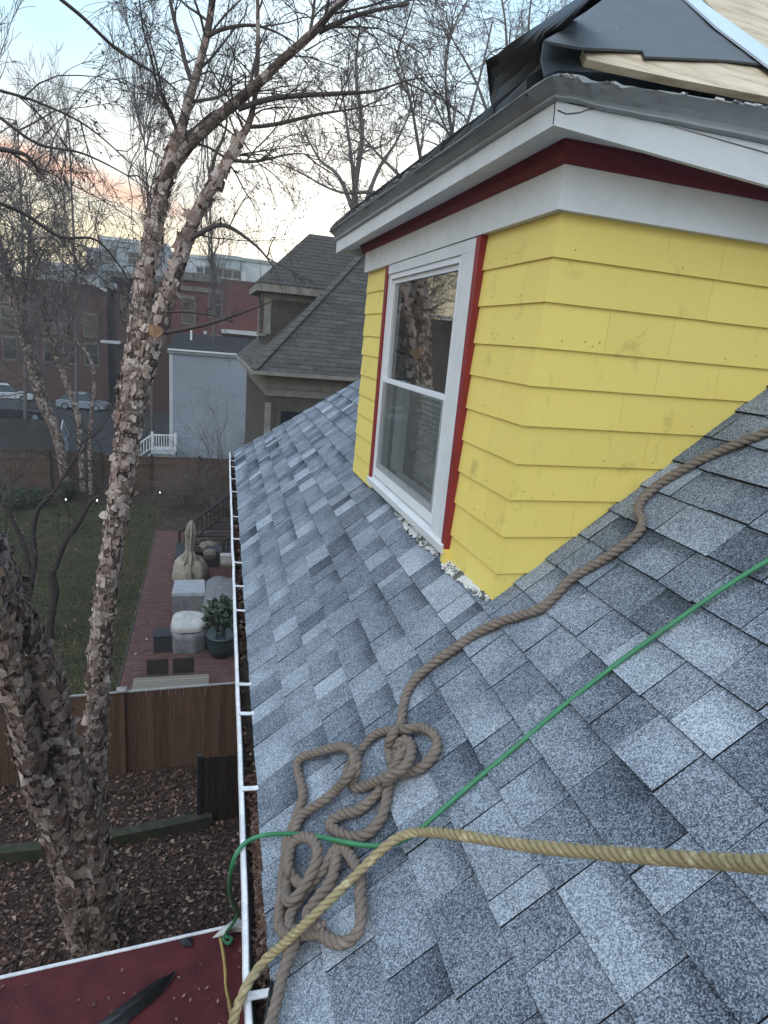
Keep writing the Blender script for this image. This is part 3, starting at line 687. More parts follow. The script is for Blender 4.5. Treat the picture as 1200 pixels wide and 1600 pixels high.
# frieze, bed mould, soffit
FZ0, FZ1 = 0.401, 0.516
def lpath(dx, zface, zside_fn=None, xr=3.0, yl=4.03):   # L-shaped line: far end of the face, corner, right end of the side
    yc = 1.762
    return [A(FX - dx, yl, zface), A(FX - dx, yc - dx, zface), A(xr, yc - dx, zface)]
def lsweep(m, offs, yl=4.05):
    rows = [lpath(dx, z, yl=yl) for dx, z in offs]
    for r0, r1 in zip(rows[:-1], rows[1:]):
        for i in range(2): m.poly([r0[i], r0[i + 1], r1[i + 1], r1[i]])
    m.poly([r[0] for r in rows])
part('frieze_board', 'white', dorm, lambda m: lsweep(m, [(-.01, FZ0), (.030, FZ0), (.030, FZ1), (-.01, FZ1)]))
part('bed_moulding', 'red', dorm, lambda m: lsweep(m, [(.0, FZ1), (.036, FZ1), (.040, FZ1 + .010), (.044, FZ1 + .026), (.056, FZ1 + .044), (.060, FZ1 + .060), (.0, FZ1 + .060)], 4.12))
# cornice, its lines as measured: left end, corner, right end
CX, CY = 0.837, 1.607
def cor(dx, uvl, uvc, uvr):
    pl = on_x(*uvl, CX - dx); pc = on_x(*uvc, CX - dx); pr = on_y(*uvr, CY - dx); pc = A(CX - dx, CY - dx, (pc[2] + on_y(*uvc, CY - dx)[2]) / 2)
    d = (pr - pc) / (pr[0] - pc[0]); pr = pc + d * (3.0 - pc[0]); pr[1] = CY - dx
    return [pl, pc, pr]
r_fb = cor(0, (535, 390), (863, 196), (1200, 290)); r_ft = cor(0, (533, 373), (867, 159), (1200, 227))
zl = 0.5 * (r_fb[0][2] + r_fb[1][2]); YL = 4.42
for r in (r_fb, r_ft): r[0] = A(r[0][0], YL, r[0][2])
m = MB()
for i in range(2): m.poly([r_fb[i], r_fb[i + 1], r_ft[i + 1], r_ft[i]])
back_ = [A(p[0] + .02, p[1] + (.02 if i else 0), p[2]) for i, p in enumerate(r_fb)]
for i in range(2): m.poly([r_fb[i], r_fb[i + 1], back_[i + 1], back_[i]])
m.poly([r_fb[0], r_ft[0], r_ft[0] + A(.3, 0, 0), r_fb[0] + A(.3, 0, 0)])
m.build('fascia', 'white', dorm)
m = MB(); z0 = 0.572
m.poly([back_[0] + A(0, 0, .004), back_[1] + A(0, 0, .004), A(FX - .02, side_y(.57) - .02, z0), A(FX - .02, YL, z0)])
m.poly([back_[1] + A(0, 0, .004), back_[2] + A(0, 0, .004), A(3.0, side_y(.57) - .02, z0), A(FX - .02, side_y(.57) - .02, z0)])
m.build('soffit', 'white', dorm)
# crown: grey painted metal, lumpy where it has been patched at the corner
r_ct = cor(0.05, (520, 356), (871, 113), (1200, 167)); r_ct[0] = A(r_ct[0][0], YL + .04, r_ct[0][2])
prof = [(0.0, 0.0), (-0.012, 0.02), (0.16, 0.05), (0.30, 0.12), (0.30, 0.22), (0.20, 0.27), (0.26, 0.40), (0.48, 0.62), (0.80, 0.84), (1.0, 0.95), (1.0, 1.0), (0.6, 1.02)]
def crown_line(f_out, f_up):
    return [r_ft[i] + (r_ct[i] - r_ft[i]) * A(f_out, f_out, f_up) for i in range(3)]
def dens(L3, n1=70, n2=60):
    a = np.array([L3[0] + (L3[1] - L3[0]) * k / n1 for k in range(n1)]); b = np.array([L3[1] + (L3[2] - L3[1]) * (k / n2) ** 1.5 for k in range(n2 + 1)]); return np.vstack([a, b])
g = np.random.default_rng(41); rows = []
lump = np.convolve(g.normal(0, 1, 160), np.ones(4) / 4, 'same')[:131]
near = np.exp(-((np.arange(131) - 78) / 9.0) ** 2)
for j, (a, b) in enumerate(prof):
    q = dens(crown_line(a, b)); q[:, 2] += lump * 0.0011 * (1 + 2.0 * near) + (g.normal(0, .0035, 131) * near if j > 6 else 0)
    q[:, 1] -= np.abs(lump) * .0012 * near; rows.append(q)
part('crown_moulding', 'greymetal', dorm, lambda m: sweep(m, rows))
def sw(px, pl, w):
    P = [pl(u, v) for u, v in px]; return lambda m: [m.bar(a, b, w, w) for a, b in zip(P, P[1:])]
part('paint_crack', 'black', dorm, sw([(871, 172), (885, 178), (905, 176), (920, 171), (940, 169)], lambda u, v: on_y(u, v, CY - .001), .002))
part('paint_crack', 'black', dorm, sw([(867, 160), (866, 178), (864, 194)], lambda u, v: on_x(u, v, CX - .001), .0018))
g = np.random.default_rng(43)
# roof of the dormer: side slope towards the camera, stripped to underlayment and plywood
K = A(r_ct[1][0] + .0, r_ct[1][1] + .01, r_ct[1][2] + .012)
sn = nd(A(0.045, -0.92, 1.0))
def on_s(u, v, l=0.0): return on_plane(u, v, K + sn * l, sn)
apex = K + A(1.43, 1.43, 1.43 * .875 - .05)
def hull(m):
    p1, p2, p3 = K + A(.04, .04, -.03), A(3.0, apex[1], apex[2] - .05), A(3.0, K[1] + .03, K[2] - .045 * 2.2 - .03)
    m.poly([p1, p3, p2, apex]); m.poly([p1, apex, A(K[0] + .04, YL, K[2] - .03)])
    m.poly([A(K[0] + .04, YL, K[2] - .03), apex, p2, A(3.0, YL, K[2] - .03)])
part('roof_deck', 'black', dorm, hull)
part('felt_fold', 'black', dorm, lambda m: m.slab([on_s(u, v, .004) for u, v in [(852, 118), (872, 110), (905, 112), (1000, 116), (1200, 168), (1260, 182), (1260, 168), (1200, 156), (1000, 112), (918, 96), (912, 70), (850, 62), (846, 90)]], sn, .006))
part('plywood', ['ply', 'plyedge'], dorm, lambda m: m.slab([on_s(u, v, .022) for u, v in [(911, 77), (917, 92), (950, 100), (1060, 124), (1200, 151), (1290, 170), (1290, 30), (1000, 30)]], sn, .018))
part('plywood', ['ply', 'plyedge'], dorm, lambda m: m.slab([on_s(u, v, .030) for u, v in [(1085, -25), (1108, 8), (1150, 42), (1205, 80), (1300, 140), (1300, -60), (1100, -60)]], sn, .012))
def felt(m):
    low = [(850, 63), (880, 69), (908, 74), (960, 76), (1004, 79), (1008, 88), (1060, 90), (1085, 91), (1130, 93), (1170, 97), (1196, 101)]
    top = [(876, 48), (895, 30), (912, 15), (935, -12), (960, -40), (1000, -40), (1040, -40), (1050, -40), (1085, -12), (1130, 35), (1196, 94)]
    gq = np.random.default_rng(4); n = 8
    rows_ = [np.array([on_s(u0 + (u1 - u0) * k / n, v0 + (v1 - v0) * k / n, .034 + gq.normal(0, .0015) + (.012 * math.exp(-((u0 - 880) / 40.0) ** 2) * (1 - k / n))) for (u0, v0), (u1, v1) in zip(low, top)]) for k in range(n + 1)]
    sweep(m, rows_); sweep(m, [rows_[0], rows_[0] - sn * .006])
part('underlayment', 'underlay', dorm, felt, smooth=True)
part('drip_edge', 'drip', dorm, lambda m: m.slab([on_s(u, v, .044) for u, v in [(1062, -10), (1074, 0), (1120, 42), (1197, 100), (1290, 168), (1290, 145), (1203, 78), (1140, 33), (1100, 4), (1088, -10)]], sn, .006))
# standing black flap rolled over the hip, and ragged roofing edges along the eave
def flap(m):
    out = [(775, 200), (766, 150), (764, 131), (760, 112), (759, 94), (776, 85), (798, 67), (828, 47), (862, 24), (900, -2), (950, -40), (985, -20), (940, 5), (880, 52), (856, 72), (858, 100), (840, 130)]
    low_ = [(772, 205), (800, 182), (835, 150), (862, 120), (866, 105), (860, 86), (856, 66), (880, 47), (912, 12), (955, -32)]
    up_ = [(764, 140), (759, 94), (776, 85), (798, 67), (815, 55), (828, 47), (845, 36), (862, 24), (900, -2), (950, -40)]
    n = 6; rows_ = []
    for k in range(n + 1):
        f_ = k / n; rows_.append(np.array([on_x(u0 + (u1 - u0) * f_, v0 + (v1 - v0) * f_, .86 + .05 * math.sin(2.6 * f_ + i * .5) + .02 * f_) for i, ((u0, v0), (u1, v1)) in enumerate(zip(low_, up_))]))
    sweep(m, rows_); sweep(m, [rows_[-1], rows_[-1] + A(.02, .0, -.004), rows_[-1] + A(.035, 0, -.02)])
part('felt_flap', 'black', dorm, flap, smooth=True)
y = YL + 0.03
while y > 1.70:
    w = g.uniform(.12, .30); y2 = max(y - w, 1.66); lift = g.uniform(.004, .016)
    z = r_ct[1][2] + (r_ct[0][2] - r_ct[1][2]) * (y - 1.56) / (YL - 1.56)
    x0 = r_ct[1][0] + g.uniform(.002, .016)
    def rag(m, y=y, y2=y2, lift=lift, z=z, x0=x0):
        th = .016 + lift
        z -= .012; th += .014; q = min(.3, y2 - 1.575); w_ = q * .87
        m.hexa([(x0, y2, z), (x0 + q, y2, z + w_), (x0 + q, y, z + w_), (x0, y, z), (x0 - .004, y2, z + th), (x0 + q, y2, z + w_ + th), (x0 + q, y, z + w_ + th), (x0 + .003, y, z + th * .8)])
    part('roofing_edge', 'black', dorm, rag)
    y = y2 - 0.001
def chips(m):
    for _ in range(22):
        y = g.uniform(1.6, 4.3); z = r_ct[1][2] + (r_ct[0][2] - r_ct[1][2]) * (y - 1.56) / (YL - 1.56) + g.uniform(-.002, .008)
        w = g.uniform(.01, .05); m.box(r_ct[1][0] - .012, r_ct[1][0] - .004, y, y + w, z, z + g.uniform(.001, .003))
    for _ in range(14):
        x = g.uniform(.80, 1.7); z = r_ct[1][2] + (r_ct[2][2] - r_ct[1][2]) * (x - .79) / (3 - .79); w = g.uniform(.008, .04)
        m.box(x, x + w, CY - .056, CY - .05, z - .002, z + g.uniform(.001, .003))
part('paint_chips', 'peel', dorm, chips, kind='stuff')

# ------------------------------------------------------------------ ropes
def rope_mesh(m, C, rad, pitch=0.10, n=9, step=0.006):
    C = resample(C, step); k = len(C)
    tan = np.gradient(C, axis=0); tan /= np.linalg.norm(tan, axis=1, keepdims=True)
    u = nd(np.cross(tan[0], A(.3, .2, 1))); U = []
    for i in range(k): u = u - tan[i] * u.dot(tan[i]); u = nd(u); U.append(u)
    U = np.array(U); V = np.cross(tan, U); s_ = np.arange(k) * step
    wv = np.random.default_rng(k); vary = 1 + .05 * np.interp(s_, np.linspace(0, s_[-1], max(3, int(s_[-1] / .05))), wv.normal(0, 1, max(3, int(s_[-1] / .05)))); rad = rad * np.clip(vary, .88, 1.12)
    s_ = s_ + .012 * np.interp(s_, np.linspace(0, s_[-1], max(3, int(s_[-1] / .12))), wv.normal(0, 1, max(3, int(s_[-1] / .12))))
    for j in range(3):
        ph = 2 * math.pi * (s_ / pitch + j / 3)
        m.tube(C + (rad * .50)[:, None] * (np.cos(ph)[:, None] * U + np.sin(ph)[:, None] * V), rad * .56, n)
def px_roof(pts, lift): return [roof_at(p[0], p[1], lift + (p[2] if len(p) > 2 else 0)) for p in pts]
BR = 0.0148
run = [(1290, 630), (1200, 674), (1150, 694), (1100, 716), (1052, 742), (1020, 764), (1002, 783), (997, 800), (1003, 812), (1000, 828), (980, 848), (945, 872), (915, 890), (888, 908), (868, 930), (845, 950), (812, 962), (780, 972), (740, 992), (700, 1020), (665, 1046), (645, 1066), (634, 1088), (629, 1112), (626, 1134)]
z4 = lambda L, ox=420, oy=1100, k=4.0: [(ox + p[0] / k, oy + p[1] / k, *(p[2:] if len(p) > 2 else ())) for p in L]
z46 = lambda L: z4(L, 400, 1280, 4.615)
U_, D_ = 0.028, 0.0
pile = z4([(790, 175, U_), (760, 220, U_), (752, 280), (760, 340), (775, 380)]) 
pile2 = z4([(775, 380), (800, 345, U_), (835, 285, U_), (845, 275, U_), (838, 310, U_), (800, 370, U_), (760, 425, U_), (700, 470, U_), (620, 505), (560, 522), (525, 505), (500, 470), (495, 420), (515, 370), (545, 325), (600, 255), (660, 195), (730, 165), (800, 165), (870, 155, U_), (950, 148), (1015, 175), (1050, 225), (1045, 290), (1005, 350), (945, 400), (880, 420)])
pile3 = z4([(880, 420), (820, 440), (760, 465, U_), (715, 490, U_), (770, 440, U_ * 1.6), (840, 400, U_ * 1.6), (885, 330, U_ * 1.4), (890, 260, U_), (855, 225, U_), (815, 250, U_), (790, 330)])
pile4 = z4([(740, 470), (700, 540), (640, 610), (560, 670), (480, 690), (410, 725), (385, 760), (430, 800), (500, 830), (570, 835), (640, 800), (700, 730), (735, 640), (748, 560), (765, 490), (770, 440)])
pile5 = z4([(525, 505), (560, 420, U_), (560, 360, U_), (530, 305, U_), (470, 275), (400, 285), (310, 310), (230, 335), (190, 370), (190, 430), (215, 510), (225, 580), (205, 650), (170, 750), (145, 830)]) + z46([(235, 160), (225, 300), (205, 430), (195, 560), (185, 700), (185, 800)])
pile6 = z4([(545, 330, U_), (550, 400, U_ * 1.2), (500, 480, U_ * 1.2), (440, 545), (370, 610), (290, 660), (225, 705), (190, 770), (165, 840)]) + z46([(250, 230), (262, 330), (250, 450), (240, 540), (250, 600, U_), (300, 590, U_), (360, 510, U_), (420, 410, U_), (462, 300, U_), (455, 210, U_), (410, 155, U_), (340, 150, U_), (285, 190, U_), (262, 270, U_), (250, 380, U_), (290, 430), (330, 475), (370, 500)])
pile7 = z46([(640, 180), (560, 300), (500, 400), (420, 490), (340, 600), (290, 680), (270, 760), (300, 830), (360, 850), (440, 840), (500, 850), (560, 890, .005), (620, 915), (690, 905), (750, 860), (785, 780), (790, 680), (780, 560), (782, 450), (760, 380), (700, 280), (650, 220), (610, 300), (590, 400), (560, 480), (500, 560), (440, 640), (400, 700), (430, 770), (510, 800, .02)])
pile8 = z46([(200, 790), (240, 850), (300, 880, .012), (310, 930), (270, 1030), (240, 1120), (215, 1220), (195, 1320), (170, 1420), (150, 1500), (130, 1600), (110, 1700)])
strands = [run + pile + pile2 + pile3, pile4, pile5, pile6, pile7, pile8]
br = thing('brown_rope', roof_at(560, 1250, .01), 'weathered brown rope running past the dormer into a loose pile on the shingles', 'rope')
BC = []
for i, sx in enumerate(strands):
    C = catmull(px_roof(sx, BR + 0.008), 6)
    if i > 0: C = C + nrm * (0.004 * i) 
    part('rope_length', 'brownrope', br, lambda m: rope_mesh(m, C, BR, .068), smooth=True); BC.append(C)
# gold rope: from a hand at the right, down to the roof, over the gutter
gpts = [(1420, 1362, .60), (1300, 1357, .66), (1200, 1351, .73), (1100, 1344, .85), (1000, 1337, .98), (900, 1329, 1.12), (800, 1318, 1.27), (720, 1305, 1.40)]
def at_d(u, v, d): return ray(u, v) * d
C = [at_d(*p) for p in gpts]
C += px_roof([(665, 1300, .05), (630, 1305, .048), (600, 1325, .055), (560, 1363, .066), (520, 1402, .082), (480, 1440, .086), (445, 1473, .066)], .0)
C += [on_z(415, 1500, ZE + .038), on_z(392, 1530, ZE + .030), on_z(378, 1556, ZE + .02), on_z(366, 1590, ZE - .02), on_z(358, 1640, ZE - .10), on_z(352, 1700, ZE - .25)]
gr = part('gold_rope', 'goldrope', None, lambda m: rope_mesh(m, catmull(C, 10), .0114, .066, 10, .005), smooth=True)
tag(gr, 'yellow manila rope stretched in from the right across the shingles and over the gutter', 'rope')
def fuzz(C, n, rad, seed):
    g_ = np.random.default_rng(seed); C = resample(catmull(C, 10), .004); i = g_.integers(1, len(C) - 1, n); d = g_.normal(0, 1, (n, 3)); d /= np.linalg.norm(d, axis=1, keepdims=True)
    p = C[i] + d * rad * .85; tn = (C[i + 1 - 1] - C[i - 1]); tn /= np.linalg.norm(tn, axis=1, keepdims=True)
    L_ = g_.uniform(.003, .009, n)[:, None]; q = p + d * L_ * .7 + tn * L_ * g_.normal(0, 1, (n, 1)); w = np.cross(d, tn) * .00035
    return np.stack([p - w, p + w, q + w * .4, q - w * .4], 1)
Q = np.concatenate([fuzz(c_[::6], int(900 * len(c_) / 60), BR, 7 + i) for i, c_ in enumerate(BC)]); quads_mesh('fibres', Q, 'brownrope', np.full(len(Q), .5), br)
Q = fuzz(C, 5200, .0115, 3); quads_mesh('fibres', Q, 'goldrope', np.full(len(Q), .5), gr)
# green cord
gc = px_roof([(1330, 800, .03), (1200, 876, .03), (1120, 926, .025), (1040, 982, .02), (960, 1040, .012), (880, 1103, .009), (800, 1172, .009), (740, 1222, .012), (690, 1266, .025), (655, 1297, .034), (630, 1313, .032), (600, 1321, .036), (570, 1321, .045), (530, 1314, .060), (490, 1306, .060), (450, 1303, .045), (420, 1304, .026)], 0)
gc += [on_z(398, 1309, ZE + .022), on_z(380, 1320, ZE + .014), on_z(367, 1339, ZE - .01), on_z(360, 1366, ZE - .10), on_z(359, 1390, ZE - .3), on_z(364, 1412, ZE - .7), on_z(371, 1428, ZE - 1.3), on_z(362, 1446, ZE - 2.0), on_z(354, 1456, -4.10), on_z(349, 1468, -4.16), on_z(357, 1474, -4.15), on_z(362, 1466, -4.14), on_z(352, 1463, -4.12)]
rad_ = [.0068] * 17 + [.0068, .0068, .0068, .0068, .0075, .0080, .009, .010, .012, .012, .012, .012, .012]
Cg = catmull([np.r_[p, r] for p, r in zip(gc, rad_)], 9)
tag(part('green_cord', 'greencord', None, lambda m: m.tube(Cg[:, :3], Cg[:, 3], 10), smooth=True), 'thin green cord lying diagonally over the roof and hanging over the gutter', 'cord')
ys = [on_z(344, 1466, -4.13), on_z(349, 1490, -4.12), on_z(352, 1515, -4.10), on_z(353, 1540, -4.08), on_z(358, 1565, -3.9), on_z(362, 1590, -3.4), on_z(366, 1640, -2.6)]
tag(part('yellow_string', 'string', None, lambda m: rope_mesh(m, catmull(ys, 10), .011, .06, 7, .012), smooth=True), 'frayed yellow string hanging beside the gutter above the red roof', 'string')

# ------------------------------------------------------------------ lower red roof at the foot of the picture
LRZ = -4.2
lr0, lr1 = on_z(0, 1531, LRZ), on_z(382, 1445, LRZ); ld = nd(lr1 - lr0)
L0 = lr0 - ld * 4; L1 = lr1 + ld * 0.35
ext = thing('low_extension', ((L0[0] + L1[0]) / 2, 2.4, ZG), 'low building with dark red flat roof and white metal edge beneath the gutter', 'extension')
rise = A(0, -2.6, .10)
def redroof(m):
    m.slab([L0, L0 + rise, L1 + rise, L1][::-1], (0, 0, 1), .05)
part('roofing', 'redroof', ext, redroof)
part('edge_trim', 'alu', ext, lambda m: (m.hexa([L0 + A(0, -.002, .004), L1 + A(0, -.002, .004), L1 + A(0, .020, .0), L0 + A(0, .020, .0), L0 + A(0, -.002, .012), L1 + A(0, -.002, .012), L1 + A(0, .022, .010), L0 + A(0, .022, .010)])))
part('wall', 'wall_taupe', ext, lambda m: m.box(L0[0] + .1, L1[0] - .1, 1.1, 3.35, ZG, LRZ - .06))
def on_lr(u, v, l=0.0): return on_plane(u, v, L0 + A(0, 0, l), nd(np.cross(L1 - L0, -rise)) * 1.0)
def scrap(m):
    top = [on_lr(u, v, l) for u, v, l in [(130, 1640, .02), (150, 1601, .05), (180, 1578, .10), (215, 1552, .12), (243, 1532, .10), (266, 1521, .05)]]
    bot = [on_lr(u, v, l) for u, v, l in [(170, 1660, .01), (185, 1610, .02), (205, 1592, .02), (232, 1570, .02), (252, 1552, .02), (268, 1527, .03)]]
    sweep(m, [np.array(top), (np.array(top) + np.array(bot)) / 2 + A(0, 0, .015), np.array(bot)])
    sweep(m, [np.array(top) + A(0, .0, -.004), (np.array(top) + np.array(bot)) / 2 + A(.03, .05, -.03), np.array(bot) + A(.03, .03, -.004)])
tag(part('felt_scrap', 'black', None, scrap), 'torn strip of dark roofing felt curling up on the red roof', 'felt scrap')
def ragm(m):
    g_ = np.random.default_rng(5); out = [(331, 1466), (345, 1452), (360, 1440), (372, 1434), (384, 1442), (386, 1456), (368, 1456), (350, 1462)]
    c_ = on_lr(364, 1450, .10); P = [on_lr(u, v, .02 + g_.uniform(0, .04)) for u, v in out]; m_ = [c_ + (p - c_) * .5 + A(0, 0, g_.uniform(-.03, .03)) for p in P]
    b = len(m.v); [m.vert(p) for p in P + m_ + [c_]]; n = len(P)
    for i in range(n): j = (i + 1) % n; m.face([b + i, b + j, b + n + j, b + n + i]); m.face([b + n + i, b + n + j, b + 2 * n])
tag(part('rag', 'rag', None, ragm, smooth=True), 'crumpled pale rag lying on the white edge of the red roof', 'rag')
def blackbit(m):
    P = [on_lr(u, v, l) for u, v, l in [(282, 1470, .03), (292, 1464, .05), (303, 1468, .02), (300, 1477, .02), (286, 1478, .03)]]; m.slab(P, (0, 0, 1), .01)
tag(part('felt_scrap', 'black', None, blackbit), 'small black felt scrap caught on the white edge of the red roof', 'felt scrap')
g = np.random.default_rng(77); n = 260
x_ = g.uniform(L0[0] + 2.6, L1[0], n); y_ = g.uniform(2.0, 3.55, n); P = leaf_quads(n, lambda n: x_, lambda n: y_, 0, .006, .018, g, .01); P[:, :, 2] += (LRZ + (3.6 - y_) * .0385 + .004)[:, None]
tag(quads_mesh('roof_grit', P, 'leaf', .3 + .7 * g.uniform(0, 1, n)), 'leaf bits and grit lying on the red roof', 'grit')

# ------------------------------------------------------------------ near fence, dark gate panel, timber edging
FT = -6.99
fa, fb = on_z(0, 1230, ZG), on_z(340, 1190, ZG); fdir = nd(fb - fa); fdir[2] = 0
def fp(x): return fa + fdir * (x - fa[0]) / fdir[0]
fence = thing('near_fence', fp(-1.5), 'brown board fence with grey capped post between leaf litter and brick patio', 'fence')
g = np.random.default_rng(51); x = -5.2; fnor = A(-fdir[1], fdir[0], 0)
while x < 1.6:
    w = .138 + g.uniform(-.004, .004); p = fp(x) + fnor * g.normal(0, .002); q = fp(x + w); tz = FT + g.normal(0, .004)
    def plank(m): m.hexa([p, q, q + fnor * .018, p + fnor * .018] + [r + A(0, 0, tz - ZG) for r in (p, q, q + fnor * .018, p + fnor * .018)])
    part('plank', 'cedar', fence, plank); x += w + .005
part('top_rail', 'capgrey', fence, lambda m: m.bar(fp(-5.2) + A(0, .0, FT - ZG + .022), fp(1.6) + A(0, 0, FT - ZG + .022), .05, .025))
for z_ in (.35, 1.4): part('rail', 'cedar_dark', fence, lambda m: m.bar(fp(-5.2) + fnor * .04 + A(0, 0, z_), fp(1.6) + fnor * .04 + A(0, 0, z_), .04, .09))
pc = on_y(190, 1082, 11.56); ppx = pc[0]
for x_ in (ppx, ppx - 2.4):
    b_ = fp(x_)
    po = part('post', 'cedar', fence, lambda m: m.box(b_[0] - .055, b_[0] + .055, b_[1] - .075, b_[1] + .035, ZG, FT + .07))
    part('post_cap', 'capgrey', po, lambda m: (m.box(b_[0] - .085, b_[0] + .085, b_[1] - .105, b_[1] + .065, FT + .071, FT + .10), m.hexa([(b_[0] - .075, b_[1] - .095, FT + .1005), (b_[0] + .075, b_[1] - .095, FT + .1005), (b_[0] + .075, b_[1] + .055, FT + .1005), (b_[0] - .075, b_[1] + .055, FT + .1005), (b_[0] - .02, b_[1] - .04, FT + .13), (b_[0] + .02, b_[1] - .04, FT + .13), (b_[0] + .02, b_[1] + .0, FT + .13), (b_[0] - .02, b_[1] + .0, FT + .13)])))
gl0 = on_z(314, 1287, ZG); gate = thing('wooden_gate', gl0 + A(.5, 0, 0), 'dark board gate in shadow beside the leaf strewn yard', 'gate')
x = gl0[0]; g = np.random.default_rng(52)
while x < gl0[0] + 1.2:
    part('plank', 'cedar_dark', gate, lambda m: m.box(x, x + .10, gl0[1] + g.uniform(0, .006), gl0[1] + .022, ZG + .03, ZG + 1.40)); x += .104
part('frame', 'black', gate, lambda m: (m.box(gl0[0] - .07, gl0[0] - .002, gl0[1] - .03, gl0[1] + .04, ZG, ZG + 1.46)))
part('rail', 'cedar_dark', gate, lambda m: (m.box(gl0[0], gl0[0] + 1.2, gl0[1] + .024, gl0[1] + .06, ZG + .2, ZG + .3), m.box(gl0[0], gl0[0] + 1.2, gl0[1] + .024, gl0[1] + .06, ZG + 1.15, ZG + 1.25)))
ta, tb_ = on_z(172, 1326, ZG), on_z(314, 1294, ZG)
def timber(name, a, b, lab):
    d = nd(b - a); n_ = A(-d[1], d[0], 0)
    o = part(name, 'timber', None, lambda m: m.hexa([a, b, b + n_ * .19, a + n_ * .19] + [p + A(0, 0, .22) for p in (a, b, b + n_ * .19, a + n_ * .19)])); tag(o, lab, 'timber')
timber('garden_timber', ta, tb_ + A(.2, 0, 0), 'mossy landscape timber between birch trunk and dark gate')
timber('garden_timber', on_z(-120, 1362, ZG), on_z(86, 1342, ZG), 'mossy landscape timber left of the birch trunk')

# ------------------------------------------------------------------ back fence and far yard
BF = 34.3
bf = thing('back_fence', (-4, BF, ZG), 'long brown board fence closing the far end of the lawn', 'fence')
g = np.random.default_rng(53); x = -17.0
while x < 4.0:
    top = ZG + 1.95 + (0.12 if x < -6.2 else 0.0)
    po = part('post', 'cedar_dark', bf, lambda m: m.box(x - .06, x + .06, BF - .07, BF + .07, ZG, top + .1))
    def panel(m, x=x):
        k = x + .06
        while k < x + 2.34: m.box(k, k + .135, BF - .012 + g.uniform(0, .01), BF + .012, ZG + .08, top - (.38 if x < -6.2 else .0)); k += .142
    part('board_panel', 'cedar_pale' if x < -5 else 'cedar', bf, panel)
    part('rail', 'cedar_pale', bf, lambda m: (m.box(x + .06, x + 2.34, BF - .05, BF - .013, top - .43, top - .36), m.box(x + .06, x + 2.34, BF - .05, BF - .013, top - .05, top), m.box(x + .06, x + 2.34, BF - .05, BF - .013, ZG + .9, ZG + .97)))
    if x < -6.2:
        def lat(m, x=x):
            k = x + .1
            while k < x + 2.3: m.box(k, k + .10, BF - .008, BF + .008, top - .37, top - .05); k += .125
        part('lattice', 'cedar_pale', bf, lat)
    x += 2.4
m = MB(); m.poly([(-12, 32.1, ZG + .012), (3, 31.4, ZG + .012), (3, BF, ZG + .012), (-12, BF, ZG + .012)]); tag(m.build('flower_bed', 'soil'), kind='structure')
def blob_leaves(n, c, r, seed, s0=.03, s1=.07, power=.5):
    g_ = np.random.default_rng(seed); d = g_.normal(0, 1, (n, 3)); d /= np.linalg.norm(d, axis=1, keepdims=True)
    cl = 1 + .18 * np.sin(d[:, :1] * 5 + seed) * np.cos(d[:, 1:2] * 6) + .10 * np.sin(d[:, 2:] * 11)
    p = c + d * np.asarray(r) * cl * (g_.uniform(0, 1, (n, 1)) ** power); p[:, 2] = np.maximum(p[:, 2], ZG + .02)
    a = g_.normal(0, 1, (n, 3)); a /= np.linalg.norm(a, axis=1, keepdims=True); b = np.cross(a, d); b /= np.maximum(np.linalg.norm(b, axis=1, keepdims=True), 1e-6)
    s = g_.uniform(s0, s1, (n, 1)); return np.stack([p - a * s, p - b * s * .5, p + a * s, p + b * s * .5], 1), g_.uniform(0, 1, n)
for i, (u, v, r, hgt, lab) in enumerate([(24, 796, .62, 1.05, 'dark rounded evergreen shrub nearest the left picture edge by the back fence'), (64, 792, .52, .95, 'dark rounded evergreen shrub in the middle of three by the back fence'), (105, 782, .45, 1.1, 'dark upright evergreen shrub beside the leaning birch trunk by the back fence')]):
    p = on_z(u, v, ZG); sh = thing('evergreen_shrub', p, lab, 'shrub', 'evergreen shrubs by the back fence')
    P, tn = blob_leaves(1500, p + A(0, 0, hgt * .5), (r, r, hgt * .55), 60 + i, .03, .07, .4); quads_mesh('foliage', P, 'evergreen', tn, sh)
    part('stem', 'bark_dark', sh, lambda m: [m.tube([p, p + A(math.cos(k) * .1, math.sin(k) * .1, hgt * .6)], [.03, .012], 5) for k in (0, 2, 4)])
for i, (u, v, lab) in enumerate([(103, 786, 'small lit white garden light in front of the evergreen shrubs'), (250, 774, 'small lit white garden light behind the birch, right of the trunk'), (152, 787, 'small lit white garden light close left of the birch trunk')]):
    p = on_z(u, v + 5, ZG); gl_ = thing('garden_light', p, lab, 'garden light', 'garden lights in the flower bed')
    part('stake', 'black', gl_, lambda m: m.tube([p, p + A(0, 0, .28)], .012, 6)); part('lamp', 'lampwhite', gl_, lambda m: m.lathe([(.015, .28), (.032, .30), (.036, .34), (.015, .37)], p, 8))
    part('cap', 'alu', gl_, lambda m: m.lathe([(.045, .371), (.015, .39)], p, 8))

